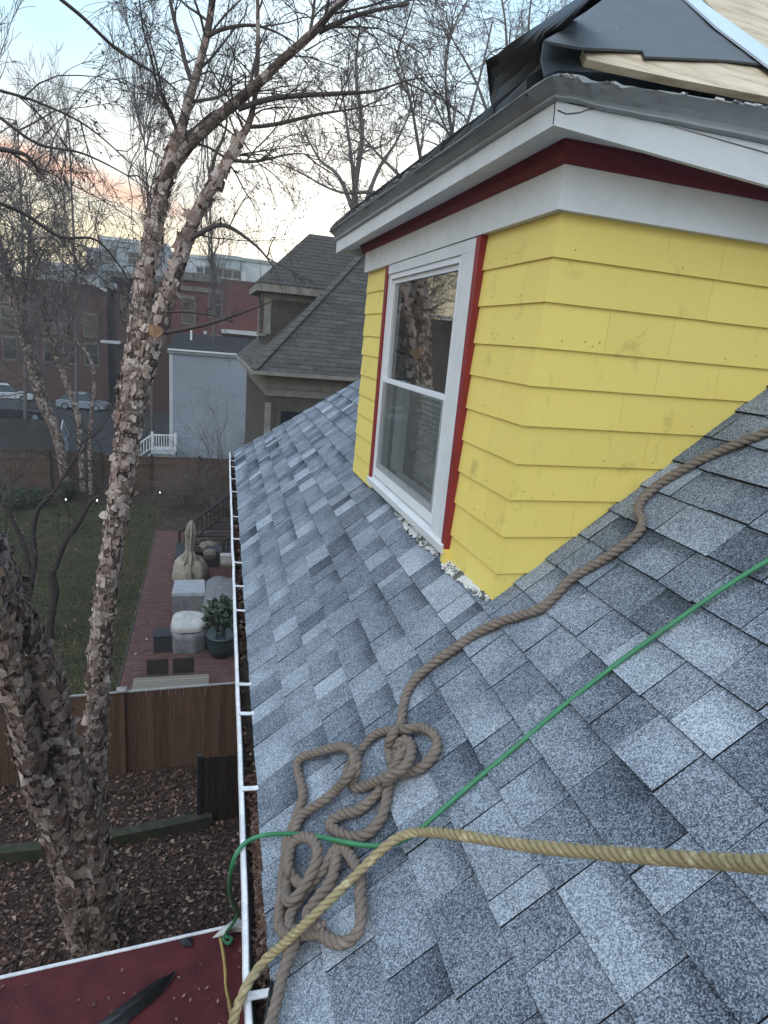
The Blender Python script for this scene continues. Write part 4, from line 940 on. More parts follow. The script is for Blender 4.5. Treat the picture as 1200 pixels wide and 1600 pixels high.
# ------------------------------------------------------------------ patio furniture
def puff(m, c, prof, n=28, wob=.03, seed=0, sx=1, sy=1, power=2.0, tilt=0.0):   # draped cover: superellipse rings
    b = len(m.v); ph = np.random.default_rng(seed).uniform(0, 6.28, 4)
    for k, (r, z) in enumerate(prof):
        fold = wob * (1 - k / len(prof)) 
        for j in range(n):
            a = 2 * math.pi * j / n; ca, sa = math.cos(a), math.sin(a)
            q = r / (abs(ca) ** power + abs(sa) ** power) ** (1 / power) * (1 + fold * (math.sin(7 * a + ph[0]) + .6 * math.sin(13 * a + ph[1])))
            m.vert((c[0] + q * ca * sx, c[1] + q * sa * sy, c[2] + z + .015 * math.sin(3 * a + ph[2]) * (k > 1) + tilt * q * sa * k / len(prof) + .02 * wob * 10 * math.sin(5 * a + ph[3]) * (k > 1)))
    for i in range(len(prof) - 1):
        for j in range(n): k = (j + 1) % n; m.face((b + i * n + j, b + i * n + k, b + (i + 1) * n + k, b + (i + 1) * n + j))
    m.face([b + (len(prof) - 1) * n + j for j in range(n)])
PZ = ZG + .05
def gp(u, v, z=PZ): return on_z(u, v, z)
# closed parasol
p = gp(296, 908); um = thing('closed_parasol', p, 'closed parasol wrapped in a cream cover on the patio', 'parasol')
part('pole', 'darkwood', um, lambda m: m.tube([p, p + A(0, 0, 2.25)], .025, 8))
def canopy(m):
    pr = [(.27, .70, .34), (.25, .80, .30), (.20, .98, .2), (.135, 1.16, .12), (.145, 1.35, .2), (.15, 1.6, .24), (.17, 1.78, .26), (.15, 1.95, .22), (.10, 2.12, .2), (.045, 2.26, .1)]
    n = 36; g_ = np.random.default_rng(14); b = len(m.v)
    for r, z, wb in pr:
        ph = g_.normal(0, .25); dz = g_.normal(0, .05, 8)
        for j in range(n): a = 2 * math.pi * j / n; q = r * (1 + wb * math.sin(8 * a + ph) + .3 * wb * math.sin(3 * a + 2 * ph)); m.vert((p[0] + q * math.cos(a) + .04 * (z - 1), p[1] + q * math.sin(a), p[2] + z + (dz[int(j / n * 8)] if z < 1 else 0)))
    for i in range(len(pr) - 1):
        for j in range(n): k = (j + 1) % n; m.face((b + i * n + j, b + i * n + k, b + (i + 1) * n + k, b + (i + 1) * n + j))
    m.face([b + (len(pr) - 1) * n + j for j in range(n)])
part('canopy', 'cream', um, canopy)
part('tie', 'cream', um, lambda m: m.lathe([(.145, 1.15), (.155, 1.16), (.155, 1.18), (.145, 1.19)], p, 20))
part('finial', 'darkwood', um, lambda m: m.lathe([(.02, 2.27), (.035, 2.30), (.01, 2.35)], p, 8))
part('base', 'darkwood', um, lambda m: m.lathe([(.28, 0), (.28, .05), (.06, .09)], p, 16))
def cover(name, mat, u, v, prof, lab, cat, sx=1, sy=1, power=2.0, wob=.03, seed=0, group=None, tilt=0.0):
    p = gp(u, v); o = thing(name, p, lab, cat, group); part('cover', mat, o, lambda m: puff(m, p, prof, 30, wob, seed, sx, sy, power, tilt), smooth=True); return o, p
o, p = cover('covered_fire_pit', 'cream', 297, 905, [(.52, 0), (.57, .12), (.56, .35), (.50, .62), (.38, .78), (.12, .84)], 'cream draped cover around the foot of the closed parasol', 'covered chair', 1.02, .95, 3.0, .12, 2)
part('strap', 'darkwood', o, lambda m: m.bar(p + A(.10, -.60, .0), p + A(.06, -.53, .55), .05, .03))
p = gp(295, 955); tbl = thing('covered_table', p, 'square table under a smooth pale grey cover', 'table')
part('cover_top', 'palecover', tbl, lambda m: m.hexa([p + A(-.50, -.42, .70), p + A(.50, -.42, .70), p + A(.48, .62, .70), p + A(-.46, .62, .70), p + A(-.49, -.41, .80), p + A(.49, -.41, .80), p + A(.47, .61, .82), p + A(-.45, .61, .82)]))
part('cover_skirt', 'greycover', tbl, lambda m: m.hexa([p + A(-.47, -.40, .02), p + A(.47, -.40, .02), p + A(.46, .6, .02), p + A(-.45, .6, .02), p + A(-.49, -.413, .699), p + A(.49, -.413, .699), p + A(.47, .60, .699), p + A(-.455, .60, .699)]))
o, p = cover('covered_armchair', 'greycover', 295, 1010, [(.45, 0), (.46, .25), (.455, .50), (.44, .68)], 'armchair under a grey cover with white top', 'chair', 1.05, .95, 3.2, .085, 5, tilt=.35)
part('cover_top', 'whitecover', o, lambda m: puff(m, p + A(0, .02, 0), [(.448, .62), (.45, .74), (.43, .83), (.33, .86), (.15, .84)], 30, .02, 6, 1.05, .95, 3.2, .35), smooth=True)
p = gp(257, 1018); cb = thing('side_cube', p, 'dark wicker cube table left of the covered armchair', 'side table')
part('body', 'wicker', cb, lambda m: m.box(p[0] - .28, p[0] + .28, p[1] - .05, p[1] + .47, PZ, PZ + .46)); part('top', 'wicker', cb, lambda m: m.box(p[0] - .295, p[0] + .295, p[1] - .065, p[1] + .485, PZ + .461, PZ + .50))
p = gp(286, 905); pl = thing('planter_box', p, 'dark wicker bench end behind the cream covered seat', 'bench')
part('body', 'wicker', pl, lambda m: m.box(p[0] - .30, p[0] + .28, p[1] + .65, p[1] + 2.3, PZ, PZ + .52)); part('top', 'wicker', pl, lambda m: m.box(p[0] - .31, p[0] + .29, p[1] + .64, p[1] + 2.31, PZ + .521, PZ + .58))
p = gp(326, 900); pl = thing('planter_box', p, 'dark wicker bench between parasol and beige rock heap', 'bench')
part('body', 'wicker', pl, lambda m: m.box(p[0] - .1, p[0] + .9, p[1] + .9, p[1] + 1.7, PZ, PZ + .55)); part('top', 'wicker', pl, lambda m: m.box(p[0] - .11, p[0] + .91, p[1] + .89, p[1] + 1.71, PZ + .551, PZ + .61))
o, p = cover('covered_sofa', 'greycover', 350, 975, [(1.0, 0), (1.02, .3), (1.0, .62), (.92, .78), (.5, .84)], 'large sofa under a wrinkled grey cover next to the gutter', 'sofa', .62, 1.45, 4.0, .07, 8)
o.location.y += .6
p = gp(352, 905); part_ = thing('cushion_box', p + A(0, 0, .9), 'small white box on the large grey covered sofa', 'box')
part('box', 'whitecover', part_, lambda m: m.box(p[0] - .18, p[0] + .26, p[1] + .0, p[1] + .32, PZ + .62, PZ + .86)); part('lid', 'whitecover', part_, lambda m: m.box(p[0] - .19, p[0] + .27, p[1] - .01, p[1] + .33, PZ + .861, PZ + .89))
p = gp(347, 880); rk = thing('rock_heap', p, 'heap of beige boulders beside the patio steps', 'rocks')
MT['rock'] = plain('rough_beige_stone', (0.22, 0.19, 0.155), (0.12, 0.10, 0.085), 6, 0.95, .6, 20)
g = np.random.default_rng(6)
for i in range(15):
    c_ = p + A(g.uniform(-.5, .6), g.uniform(-.5, .5), g.uniform(0, .5)); r0 = g.uniform(.16, .36)
    def rock(m): m.lathe([(r0 * .8, -.1), (r0, r0 * .35), (r0 * .8, r0 * .75), (r0 * .3, r0)], c_, 9, .16, i, 1, .8)
    part('boulder', 'rock', rk, rock)
p = gp(346, 1022); pt = thing('potted_shrub', p, 'glossy leaved evergreen shrub in a dark glazed pot by the gutter', 'potted plant')
part('pot', 'pot', pt, lambda m: m.lathe([(.26, 0), (.36, .15), (.41, .40), (.40, .56), (.44, .60), (.43, .64), (.36, .62)], p, 20), smooth=True)
part('stem', 'bark_dark', pt, lambda m: [m.tube([p + A(0, 0, .5), p + A(.18 * math.cos(k * 1.3), .18 * math.sin(k * 1.3), 1.0), p + A(.34 * math.cos(k * 1.3), .34 * math.sin(k * 1.3), 1.45)], [.02, .015, .008], 5) for k in range(5)])
P, tn = blob_leaves(620, p + A(0, 0, 1.25), (.52, .52, .50), 77, .06, .12, .6); quads_mesh('foliage', P, 'evergreen', tn, pt)
# slatted dining table and two chair backs behind the near fence
zt = ZG + .78; ta_ = on_z(204, 1086, zt); tb2 = on_z(326, 1053, zt); tc2 = on_z(212, 1059, zt)
dt = thing('slatted_table', (ta_[0] + .8, ta_[1] + .4, ZG), 'bleached wooden slat table just behind the near fence', 'table')
ns = 8; y0_, y1_ = ta_[1] - .10, tc2[1]; x0_, x1_ = ta_[0], tb2[0]
for i in range(ns):
    ya = y0_ + (y1_ - y0_) * i / ns; part('slat', 'slat', dt, lambda m: m.box(x0_, x1_, ya, ya + (y1_ - y0_) / ns - .012, zt - .025, zt))
for x_ in (x0_ + .1, x1_ - .16):
    for y_ in (y0_ + .08, y1_ - .12): part('leg', 'slat', dt, lambda m: m.box(x_, x_ + .07, y_, y_ + .07, PZ, zt - .026))
for i, (u0, u1, lab) in enumerate([(226, 261, 'dark patio chair at the far left of the slatted table'), (268, 303, 'dark patio chair at the far right of the slatted table')]):
    a_ = on_z(u0, 1052, ZG + .86); b_ = on_z(u1, 1052, ZG + .86); y_ = max(a_[1], y1_ + .12); ch = thing('patio_chair', (a_[0] + .25, y_ + .2, ZG), lab, 'chair', 'chairs at the slatted table')
    part('backrest', 'darkwood', ch, lambda m: m.box(a_[0], b_[0], y_ + .45, y_ + .49, PZ + .45, PZ + .86)); part('seat', 'darkwood', ch, lambda m: m.box(a_[0], b_[0], y_, y_ + .44, PZ + .40, PZ + .44))
    for x_ in (a_[0], b_[0] - .04):
        for yy_ in (y_, y_ + .45): part('leg', 'darkwood', ch, lambda m: m.box(x_ + .001, x_ + .039, yy_ + .001, yy_ + .039, PZ, PZ + .399))
# deck steps with a balustrade
p = gp(283, 868); sp = thing('deck_steps', p, 'dark wooden steps with balusters leading up from the patio end', 'steps')
pa, pb = p + A(0, .2, 0), p + A(2.5, 3.4, 0)
for k in range(7):
    f_ = k / 7; c_ = pa + (pb - pa) * f_; part('tread', 'darkwood', sp, lambda m: m.hexa([c_ + A(-.1, -.2, .17 * k + .10), c_ + A(1.5, -.2, .17 * k + .10), c_ + A(1.9, .34, .17 * k + .10), c_ + A(.3, .34, .17 * k + .10), c_ + A(-.1, -.2, .17 * k + .16), c_ + A(1.5, -.2, .17 * k + .16), c_ + A(1.9, .34, .17 * k + .16), c_ + A(.3, .34, .17 * k + .16)]))
for side_ in (0, 1):
    q = A(1.25, -.9, 0) * side_ * 1.3 + A(-.06, -.24, 0)
    part('handrail', 'darkwood', sp, lambda m: m.bar(pa + q + A(0, 0, .98), pb + q + A(0, 0, 2.15), .09, .06)); part('lower_rail', 'darkwood', sp, lambda m: m.bar(pa + q + A(0, 0, .22), pb + q + A(0, 0, 1.38), .06, .06))
    for k in range(1, 15): c_ = pa + (pb - pa) * k / 15 + q; part('baluster', 'darkwood', sp, lambda m: m.box(c_[0] - .02, c_[0] + .02, c_[1] - .02, c_[1] + .02, ZG + .22 + 1.16 * k / 15, ZG + .95 + 1.17 * k / 15))
    for k in (0, 1): c_ = (pa, pb)[k] + q; part('newel', 'darkwood', sp, lambda m: m.box(c_[0] - .055, c_[0] + .055, c_[1] - .055, c_[1] + .055, ZG + .05, ZG + 1.10 + 1.17 * k))

# ------------------------------------------------------------------ trees
def unit(v): return v / max(np.linalg.norm(v), 1e-9)
def grow(g_, p, d, L, r, lev, out, nseg=6, wob=.22, droop=.0, up=.0, kids=(5, 5, 4), ratio=(.45, .7), ang=(.5, 1.0), rmin=.002):
    pts = [p]; rr = [r]; d = unit(d); seg = L / nseg
    for k in range(nseg):
        d = unit(d + g_.normal(0, wob, 3) + A(0, 0, up - droop)); pts.append(pts[-1] + d * seg); rr.append(max(rmin, r * (1 - .75 * (k + 1) / nseg)))
    out.append((lev, np.array(pts), np.array(rr)))
    if lev <= 0: return
    for _ in range(kids[min(lev - 1, len(kids) - 1)]):
        f_ = g_.uniform(.15, 1.0); i = min(int(f_ * nseg), nseg - 1); q = pts[i] + (pts[i + 1] - pts[i]) * (f_ * nseg - i)
        t_ = unit(pts[i + 1] - pts[i]); a = g_.normal(0, 1, 3); a = unit(a - t_ * a.dot(t_)); th = g_.uniform(*ang)
        grow(g_, q, t_ * math.cos(th) + a * math.sin(th), L * g_.uniform(*ratio) * (1 - .35 * f_), max(rmin, rr[i] * .6), lev - 1, out, max(3, nseg - 1), wob, droop * 1.3, up, kids, ratio, ang, rmin)
def fast_tubes(m, lines, nside):                        # many thin tubes quickly
    an = np.arange(nside) * 2 * math.pi / nside; ca, sa = np.cos(an), np.sin(an)
    for pts, rad in lines:
        k = len(pts); tan = np.gradient(pts, axis=0); tan /= np.maximum(np.linalg.norm(tan, axis=1, keepdims=True), 1e-9)
        ref = A(.31, .53, .79); u = np.cross(tan, ref); u /= np.maximum(np.linalg.norm(u, axis=1, keepdims=True), 1e-9); w = np.cross(tan, u)
        ring = pts[:, None, :] + rad[:, None, None] * (ca[None, :, None] * u[:, None, :] + sa[None, :, None] * w[:, None, :])
        b = len(m.v); m.v.extend(map(tuple, ring.reshape(-1, 3).tolist()))
        for i in range(k - 1):
            for j in range(nside):
                jj = (j + 1) % nside; m.f.append((b + i * nside + j, b + i * nside + jj, b + (i + 1) * nside + jj, b + (i + 1) * nside + j))
    n = len(m.f); m.mi = [0] * n; m.tone = [.5] * n; m.uv = [None] * n
def stem_path(pts, per=10):                             # (u, v, Y, pixel radius) -> centre line with radii in metres
    out = []
    for u, v, Y, pr in pts: P = on_y(u, v, Y); out.append(np.r_[P, pr * proj(P)[2] / F])
    return catmull(np.array(out), per)
def tree(name, label, stems, bark_, twig_mat, g_, limbs=(), twigs=None, cat='tree', buds=0, group=None, trunk_sides=10, lump=0.0):
    paths = [stem_path(s) for s in stems]; base = paths[0][0][:3]
    root = thing(name, base, label, cat, group); lines = []
    for i, C in enumerate(paths):
        def trunk(m, C=C):
            C2 = resample(C, max(.05, C[:, 3].mean() * .5)); n = len(C2); b0 = len(m.v)
            m.tube(C2[:, :3], C2[:, 3], trunk_sides)
            if lump:
                a = np.array(m.v[b0:]); c_ = np.repeat(C2[:, :3], trunk_sides, 0); k = 1 + g_.normal(0, lump, (len(c_), 1)); a = c_ + (a - c_) * k; m.v[b0:] = list(map(tuple, a.tolist()))
        part('trunk', bark_, root, trunk, smooth=not lump)
    lim = [stem_path(s, 6) for s in limbs]
    if lim:
        for C in lim: part('limb', twig_mat, root, lambda m: m.tube(C[:, :3], C[:, 3], 7), smooth=True)
    if twigs:
        for C, n, L, r, lev, kw in twigs(paths, lim):
            dd = np.gradient(C[:, :3], axis=0)
            f0 = kw.pop('f0', .25) if 'f0' in kw else .25
            up0 = kw.pop('up0', .25) if 'up0' in kw else .25; ang0 = kw.pop('ang0', (.6, 1.2)) if 'ang0' in kw else (.6, 1.2)
            for _ in range(n):
                i = int((f0 + (1 - f0) * g_.uniform()) * (len(C) - 1)); t_ = unit(dd[i]); a = g_.normal(0, 1, 3); a = unit(a - t_ * a.dot(t_)); th = g_.uniform(*ang0)
                grow(g_, C[i, :3], t_ * math.cos(th) + a * math.sin(th) + A(0, 0, up0), L * g_.uniform(.6, 1.25), r * g_.uniform(.7, 1.2), lev, lines, **kw)
        for nm, sel, ns in (('branches', lambda l: l >= 2, 5), ('twigs', lambda l: l < 2, 3)):
            ll = [(p_, r_) for l, p_, r_ in lines if sel(l)]
            if ll: m = MB(); fast_tubes(m, ll, ns); m.build(nm, twig_mat, root, kind='stuff')
        if buds:
            tw = [p_ for l, p_, r_ in lines if l == 0]; n = buds; idx = g_.integers(0, len(tw), n)
            c_ = np.array([tw[i][g_.integers(1, len(tw[i]))] for i in idx]); u_ = g_.normal(0, 1, (n, 3)); u_ /= np.linalg.norm(u_, axis=1, keepdims=True); w_ = np.cross(u_, g_.normal(0, 1, (n, 3))); w_ /= np.linalg.norm(w_, axis=1, keepdims=True)
            s_ = g_.uniform(.010, .024, (n, 1)) * kw_bud; P = np.stack([c_ - u_ * s_, c_ - w_ * s_ * .35, c_ + u_ * s_, c_ + w_ * s_ * .35], 1); quads_mesh('buds', P, twig_mat, np.full(n, .5), root)
    return root, paths
kw_bud = 1.0
def bark_flakes(root, paths, per_m, g_, big_=1.0):
    # papery sheets: three rows of four points that hug the stem and roll away from it at one end
    Vs, T, NQ = [], [], 0
    for C in paths:
        L_ = np.r_[0, np.cumsum(np.linalg.norm(np.diff(C[:, :3], axis=0), axis=1))]; n = int(L_[-1] * per_m * (.25 + 5 * C[:, 3].mean()))
        q = g_.uniform(0, L_[-1], n); ctr = np.stack([np.interp(q, L_, C[:, i]) for i in range(4)], 1)
        tan = np.stack([np.interp(q, L_, np.gradient(C[:, i])) for i in range(3)], 1); tan /= np.linalg.norm(tan, axis=1, keepdims=True)
        u = np.cross(tan, A(.2, .9, .1)); u /= np.linalg.norm(u, axis=1, keepdims=True); w = np.cross(tan, u)
        r = ctr[:, 3]; a0 = g_.uniform(0, 6.28, n); sg = np.sign(g_.normal(0, 1, n))
        big = g_.uniform(0, 1, n) ** 2.2
        wid = big_ * np.minimum((.016 + .074 * big) * g_.uniform(.7, 1.3, n), r * 1.5 + .01); hgt = big_ * np.minimum((.011 + .044 * big) * g_.uniform(.5, 1.5, n), .09)
        lift = np.where(g_.uniform(0, 1, n) < .38, g_.uniform(.25, 1.1, n), g_.uniform(0, .14, n)) * wid
        skew = g_.normal(0, .25, n); rows = []
        for iv, fv in enumerate((-1.0, 0.0, 1.0)):
            row = []
            for iu, fu in enumerate((0.0, .35, .7, 1.0)):
                ang = a0 + sg * wid * fu / np.maximum(r, .02); rag = g_.normal(0, .13, n) * hgt * (1.6 if iu in (0, 3) else 1.0)
                off = .003 + lift * max(0, fu - .3) ** 1.7 * (1.0 + .35 * fv * np.sign(skew)) + (g_.uniform(0, .004, n))
                side = g_.normal(0, .06, n) * wid
                dirr = np.cos(ang)[:, None] * u + np.sin(ang)[:, None] * w; cir = -np.sin(ang)[:, None] * u + np.cos(ang)[:, None] * w
                row.append(ctr[:, :3] + dirr * (r + off)[:, None] + tan * (fv * hgt * (1 - .35 * fu * (fv > 0)) + rag + skew * wid * fu)[:, None] + cir * side[:, None])
            rows.append(row)
        tt = np.clip(g_.beta(2.2, 1.7, n) * np.clip(.80 + .25 * (ctr[:, 2] + 8.8) / 6.0, .6, 1.0) - .12 * (big < .05), 0, 1)
        for iv in range(2):
            for iu in range(3): Vs.append(np.stack([rows[iv][iu], rows[iv][iu + 1], rows[iv + 1][iu + 1], rows[iv + 1][iu]], 1)); T.append(np.clip(tt + (.07 if iu == 2 else 0), 0, 1))
    P = np.concatenate(Vs); o = quads_mesh('bark_flakes', P, 'flake', np.concatenate(T), root)
# the big birch, several stems from one foot
A1 = [(150, 1492, 7.72, 28.78), (148, 1440, 7.75, 22.85), (146, 1340, 7.8, 18.62), (148, 1240, 7.85, 16.08), (151, 1150, 7.9, 15.24), (155, 1050, 7.9, 16.08), (163, 950, 7.9, 16.08), (175, 860, 7.9, 15.46), (188, 770, 7.9, 17.0), (199, 690, 7.9, 19.32), (206, 620, 7.9, 20.87), (212, 560, 7.9, 17.0), (218, 500, 7.9, 14.68), (226, 440, 7.9, 13.91), (236, 380, 7.9, 13.14), (247, 325, 7.9, 11.59), (258, 280, 7.9, 10.05), (272, 240, 7.9, 9.27), (285, 195, 7.9, 7.73), (297, 150, 7.9, 6.96), (312, 100, 7.9, 6.18), (325, 45, 7.9, 5.41), (333, -10, 7.9, 4.64), (340, -90, 7.9, 3.09)]
A2 = [(206, 640, 7.88, 15.46), (222, 590, 7.84, 16.23), (240, 530, 7.8, 15.46), (255, 480, 7.75, 13.91), (270, 435, 7.7, 12.36), (286, 390, 7.7, 10.82), (300, 350, 7.65, 9.27), (318, 312, 7.6, 8.5), (340, 278, 7.6, 7.73), (356, 250, 7.6, 6.96), (372, 222, 7.6, 6.18), (388, 195, 7.6, 5.02), (397, 160, 7.6, 3.86), (402, 110, 7.6, 3.48), (403, 50, 7.6, 3.09), (402, -30, 7.6, 2.32)]
A3 = [(250, 305, 7.88, 9.24), (270, 262, 7.8, 9.24), (300, 222, 7.7, 8.82), (345, 180, 7.6, 8.4), (395, 138, 7.5, 7.56), (440, 95, 7.4, 6.72), (485, 55, 7.3, 6.3), (515, 22, 7.2, 5.04), (545, -15, 7.1, 3.78)]
B1 = [(140, 1480, 7.68, 28.5), (118, 1390, 7.55, 26.6), (92, 1300, 7.4, 23.75), (66, 1240, 7.2, 22.8), (44, 1160, 6.9, 20.9), (28, 1090, 6.6, 22.8), (2, 1010, 6.3, 26.6), (-26, 920, 6.0, 27.55), (-70, 800, 5.6, 25.2), (-140, 620, 5.2, 23.4)]
B2 = [(156, 1480, 7.7, 28.5), (150, 1400, 7.68, 32.3), (138, 1320, 7.62, 30.4), (118, 1240, 7.5, 28.5), (92, 1165, 7.3, 25.65), (72, 1090, 7.1, 30.4), (34, 1010, 6.8, 36.1), (8, 940, 6.5, 32.3), (-25, 860, 6.2, 29.7), (-80, 740, 5.9, 27.0), (-150, 560, 5.6, 25.2)]
limbs = [[(372, 170, 7.55, 4.5), (420, 155, 7.5, 4.2), (470, 149, 7.4, 3.8), (530, 146, 7.3, 3.2), (585, 142, 7.2, 2.0), (640, 125, 7.1, 1.2), (690, 118, 7.0, .5)],
         [(498, 50, 7.3, 4.5), (530, 35, 7.2, 3.8), (570, 20, 7.1, 3.2), (640, 5, 7.0, 2.2)],
         [(484, 52, 7.3, 2.6), (488, 30, 7.3, 2.4), (494, -20, 7.3, 2)],
         [(386, 198, 7.6, 3.4), (410, 197, 7.55, 3), (440, 192, 7.5, 3), (500, 178, 7.4, 2.2), (560, 168, 7.3, 1.2), (610, 150, 7.2, .5)],
         [(356, 250, 7.6, 3), (400, 252, 7.6, 2.2), (460, 240, 7.5, 1.2), (505, 246, 7.4, .5)],
         [(290, 160, 7.9, 3.2), (340, 152, 7.8, 2.2), (360, 138, 7.8, 1.6), (385, 118, 7.7, .6)],
         [(318, 60, 7.9, 4), (350, 45, 7.8, 3), (400, 40, 7.7, 2.2), (450, 60, 7.6, 1.2), (490, 90, 7.5, .5)],
         [(304, 140, 7.9, 4), (290, 100, 7.9, 3.6), (282, 65, 7.9, 3.3), (272, 30, 7.9, 3), (262, -20, 7.9, 2.5)],
         [(285, 385, 7.7, 3), (310, 366, 7.6, 4), (350, 352, 7.5, 3.4), (400, 384, 7.4, 2.0), (430, 420, 7.3, .9)],
         [(258, 520, 7.7, 3.5), (300, 512, 7.5, 3.2), (345, 500, 7.3, 2.6), (395, 482, 7.1, 1.7), (432, 468, 7.0, .8)],
         [(250, 488, 7.7, 2.2), (290, 487, 7.6, 2.0), (330, 492, 7.5, 1.8), (365, 504, 7.4, 1.3)],
         [(322, 308, 7.6, 3), (334, 250, 7.6, 2.6), (352, 205, 7.6, 1.8), (356, 160, 7.6, .7)],
         [(90, -5, 6.5, 3), (130, 28, 6.7, 2.8), (180, 75, 7.0, 2.5), (225, 105, 7.3, 1.8), (262, 128, 7.6, 1.2), (280, 150, 7.8, .5)],
         [(-5, 232, 5.5, 4), (40, 242, 5.6, 3.2), (66, 272, 5.7, 2), (75, 255, 5.8, 1.2), (92, 236, 5.9, .5)],
         [(-5, 315, 5.6, 3), (40, 335, 5.8, 3), (95, 370, 6.0, 2.5), (150, 375, 6.3, 1.8), (190, 420, 6.6, 1.0), (205, 450, 6.8, .4)],
         [(-5, 180, 5.5, 2.5), (60, 225, 5.6, 2.2), (130, 240, 5.8, 1.6), (200, 275, 6.0, .9), (240, 305, 6.2, .4)],
         [(-5, 140, 5.6, 2.4), (60, 160, 5.8, 2), (140, 200, 6.0, 1.4), (220, 270, 6.3, .6)]]
def birch_twigs(paths, lim):
    T = []
    K = dict(kids=(6, 5, 5), nseg=6, wob=.15, droop=.06, ang=(.35, .9), rmin=.0019)
    T.append((paths[0][150:], 16, 1.5, .014, 2, dict(K, f0=.0)))
    T.append((paths[1][80:], 12, 1.2, .012, 2, dict(K, f0=.1)))
    T.append((paths[2], 14, 1.3, .013, 2, dict(K, f0=.2)))
    for C in lim[:9]: T.append((C, 6, .9, .008, 2, dict(K, f0=.2)))
    for C in lim[9:12]: T.append((C, 3, .5, .005, 1, dict(K, f0=.3)))
    for C in lim[12:]: T.append((C, 5, 1.0, .006, 2, dict(K, f0=.1)))
    T.append((paths[3][60:], 7, 1.3, .011, 2, dict(K, f0=.2))); T.append((paths[4][60:], 7, 1.3, .011, 2, dict(K, f0=.2)))
    return T
g = np.random.default_rng(101)
birch, bp = tree('river_birch', 'large peeling birch with several pinkish stems rising from the leaf litter', [A1, A2, A3, B1, B2], 'birch', 'twig', g, limbs, birch_twigs, buds=4200, trunk_sides=16, lump=.05)
bark_flakes(birch, [bp[0][:180], bp[1][:105]], 430, np.random.default_rng(102)); bark_flakes(birch, [bp[3], bp[4]], 300, np.random.default_rng(112), 1.45)
C_ = on_y(250, 505, 7.75)
def scar(m):
    P = [on_y(u, v, 7.5 + .06 * ((u - 245) / 20) ** 2) for u, v in [(230, 509), (240, 507), (252, 511), (256, 518), (248, 526), (240, 527), (233, 522)]]; m.slab(P, (0, -1, 0), .03)
part('fresh_bark_patch', 'orange', birch, scar)
# slender dark tree on the lawn
S = 17.6
stems = [[(76, 1000, S, 6.5), (80, 960, S, 6), (86, 925, S, 6), (81, 900, S, 6), (88, 880, S, 5), (103, 845, S, 4.5), (122, 818, S, 4), (141, 786, S, 3), (160, 770, S, 2), (172, 755, S, 1.2)],
         [(46, 930, S + .5, 4), (54, 880, S + .5, 4), (52, 830, S + .5, 4), (60, 795, S + .5, 3.5), (78, 775, S + .5, 3), (100, 745, S + .5, 2.2), (118, 715, S + .5, 1.5), (130, 690, S + .5, 1)],
         [(50, 905, S + .6, 4), (36, 850, S + .8, 4), (20, 815, S + .9, 3.5), (5, 785, S + 1, 3), (-15, 765, S + 1, 2)]]
tree('lawn_tree', 'slim dark multi stemmed tree standing on the lawn behind the birch', stems, 'bark_dark', 'bark_dark', np.random.default_rng(103), (), lambda p_, l_: [(p_[0][30:], 9, 1.6, .014, 2, dict(kids=(4, 4), wob=.2, rmin=.005)), (p_[1][30:], 9, 1.6, .014, 2, dict(kids=(4, 4), wob=.2, rmin=.005)), (p_[2][20:], 7, 1.6, .014, 2, dict(kids=(4, 4), wob=.2, rmin=.005))])
# second birch by the back fence
S = 33.4
stems = [[(106, 776, S, 8), (100, 735, S, 7), (93, 695, S, 7.5), (84, 665, S, 8), (72, 640, S, 9), (60, 605, S, 9.5), (48, 560, S, 9), (34, 510, S, 8.5), (18, 455, S, 8), (2, 400, S, 7), (-12, 330, S, 5), (-20, 250, S, 3)],
         [(130, 768, S - .5, 4.5), (126, 700, S - .5, 4.5), (122, 650, S - .5, 4.5), (108, 610, S - .5, 4.5), (92, 570, S - .5, 4.5), (78, 525, S - .5, 4), (66, 480, S - .5, 3.6), (56, 440, S - .5, 3), (50, 380, S - .5, 2.4), (40, 300, S - .5, 1.6)],
         [(50, 565, S, 5), (36, 490, S, 5), (38, 450, S, 4), (44, 420, S, 3), (46, 350, S, 2)],
         [(142, 772, S - 1, 3), (140, 700, S - 1, 3), (144, 640, S - 1, 2.8), (147, 590, S - 1, 2.6), (138, 555, S - 1, 2.4), (110, 525, S - 1, 2.4), (80, 495, S - 1, 2.4), (50, 465, S - 1, 2.2), (20, 435, S - 1, 2), (5, 400, S - 1, 1.5)],
         [(100, 590, S, 3), (112, 510, S, 2.4), (116, 480, S, 2.4), (123, 440, S, 2.2), (126, 410, S, 1.6)]]
tree('pale_birch', 'leaning pale pink birch clump in front of the back fence', stems, 'birch', 'bark_far', np.random.default_rng(104), (), lambda p_, l_: [(p_[i][22:], k, 3.4, .035, 2, dict(kids=(7, 6), wob=.2, rmin=.009, droop=.02)) for i, k in ((0, 26), (1, 22), (2, 14), (3, 18), (4, 12))])
# fastigiate bare tree beyond, left of the birch
S = 46.0
def upright(u0, v0, S, seed, lab, H=(60, 700), n=34, name='bare_tree', bark_='bark_far', L=5.0, w=2.6, group='bare trees beyond the back fence'):
    stems = [[(u0, 705, S, w), (u0 - 1, 560, S, w * .9), (u0 - 3, 420, S, w * .75), (u0 - 8, 300, S, w * .55), (u0 - 14, 190, S, w * .4), (u0 - 20, v0, S, w * .15)]]
    return tree(name, lab, stems, bark_, bark_, np.random.default_rng(seed), (), lambda p_, l_: [(p_[0][12:], n, L, .04, 2, dict(kids=(7, 6), wob=.13, up=.09, rmin=.012, ang=(.25, .6), ang0=(.35, .75), f0=.0))], group=group)
upright(238, 70, 46.0, 105, 'slim bare tree with upright twigs seen directly behind the birch fork', L=4.6)
upright(40, 240, 52.0, 106, 'broad bare tree with dense twigs above the parking lot at far left', n=24, L=5.4)
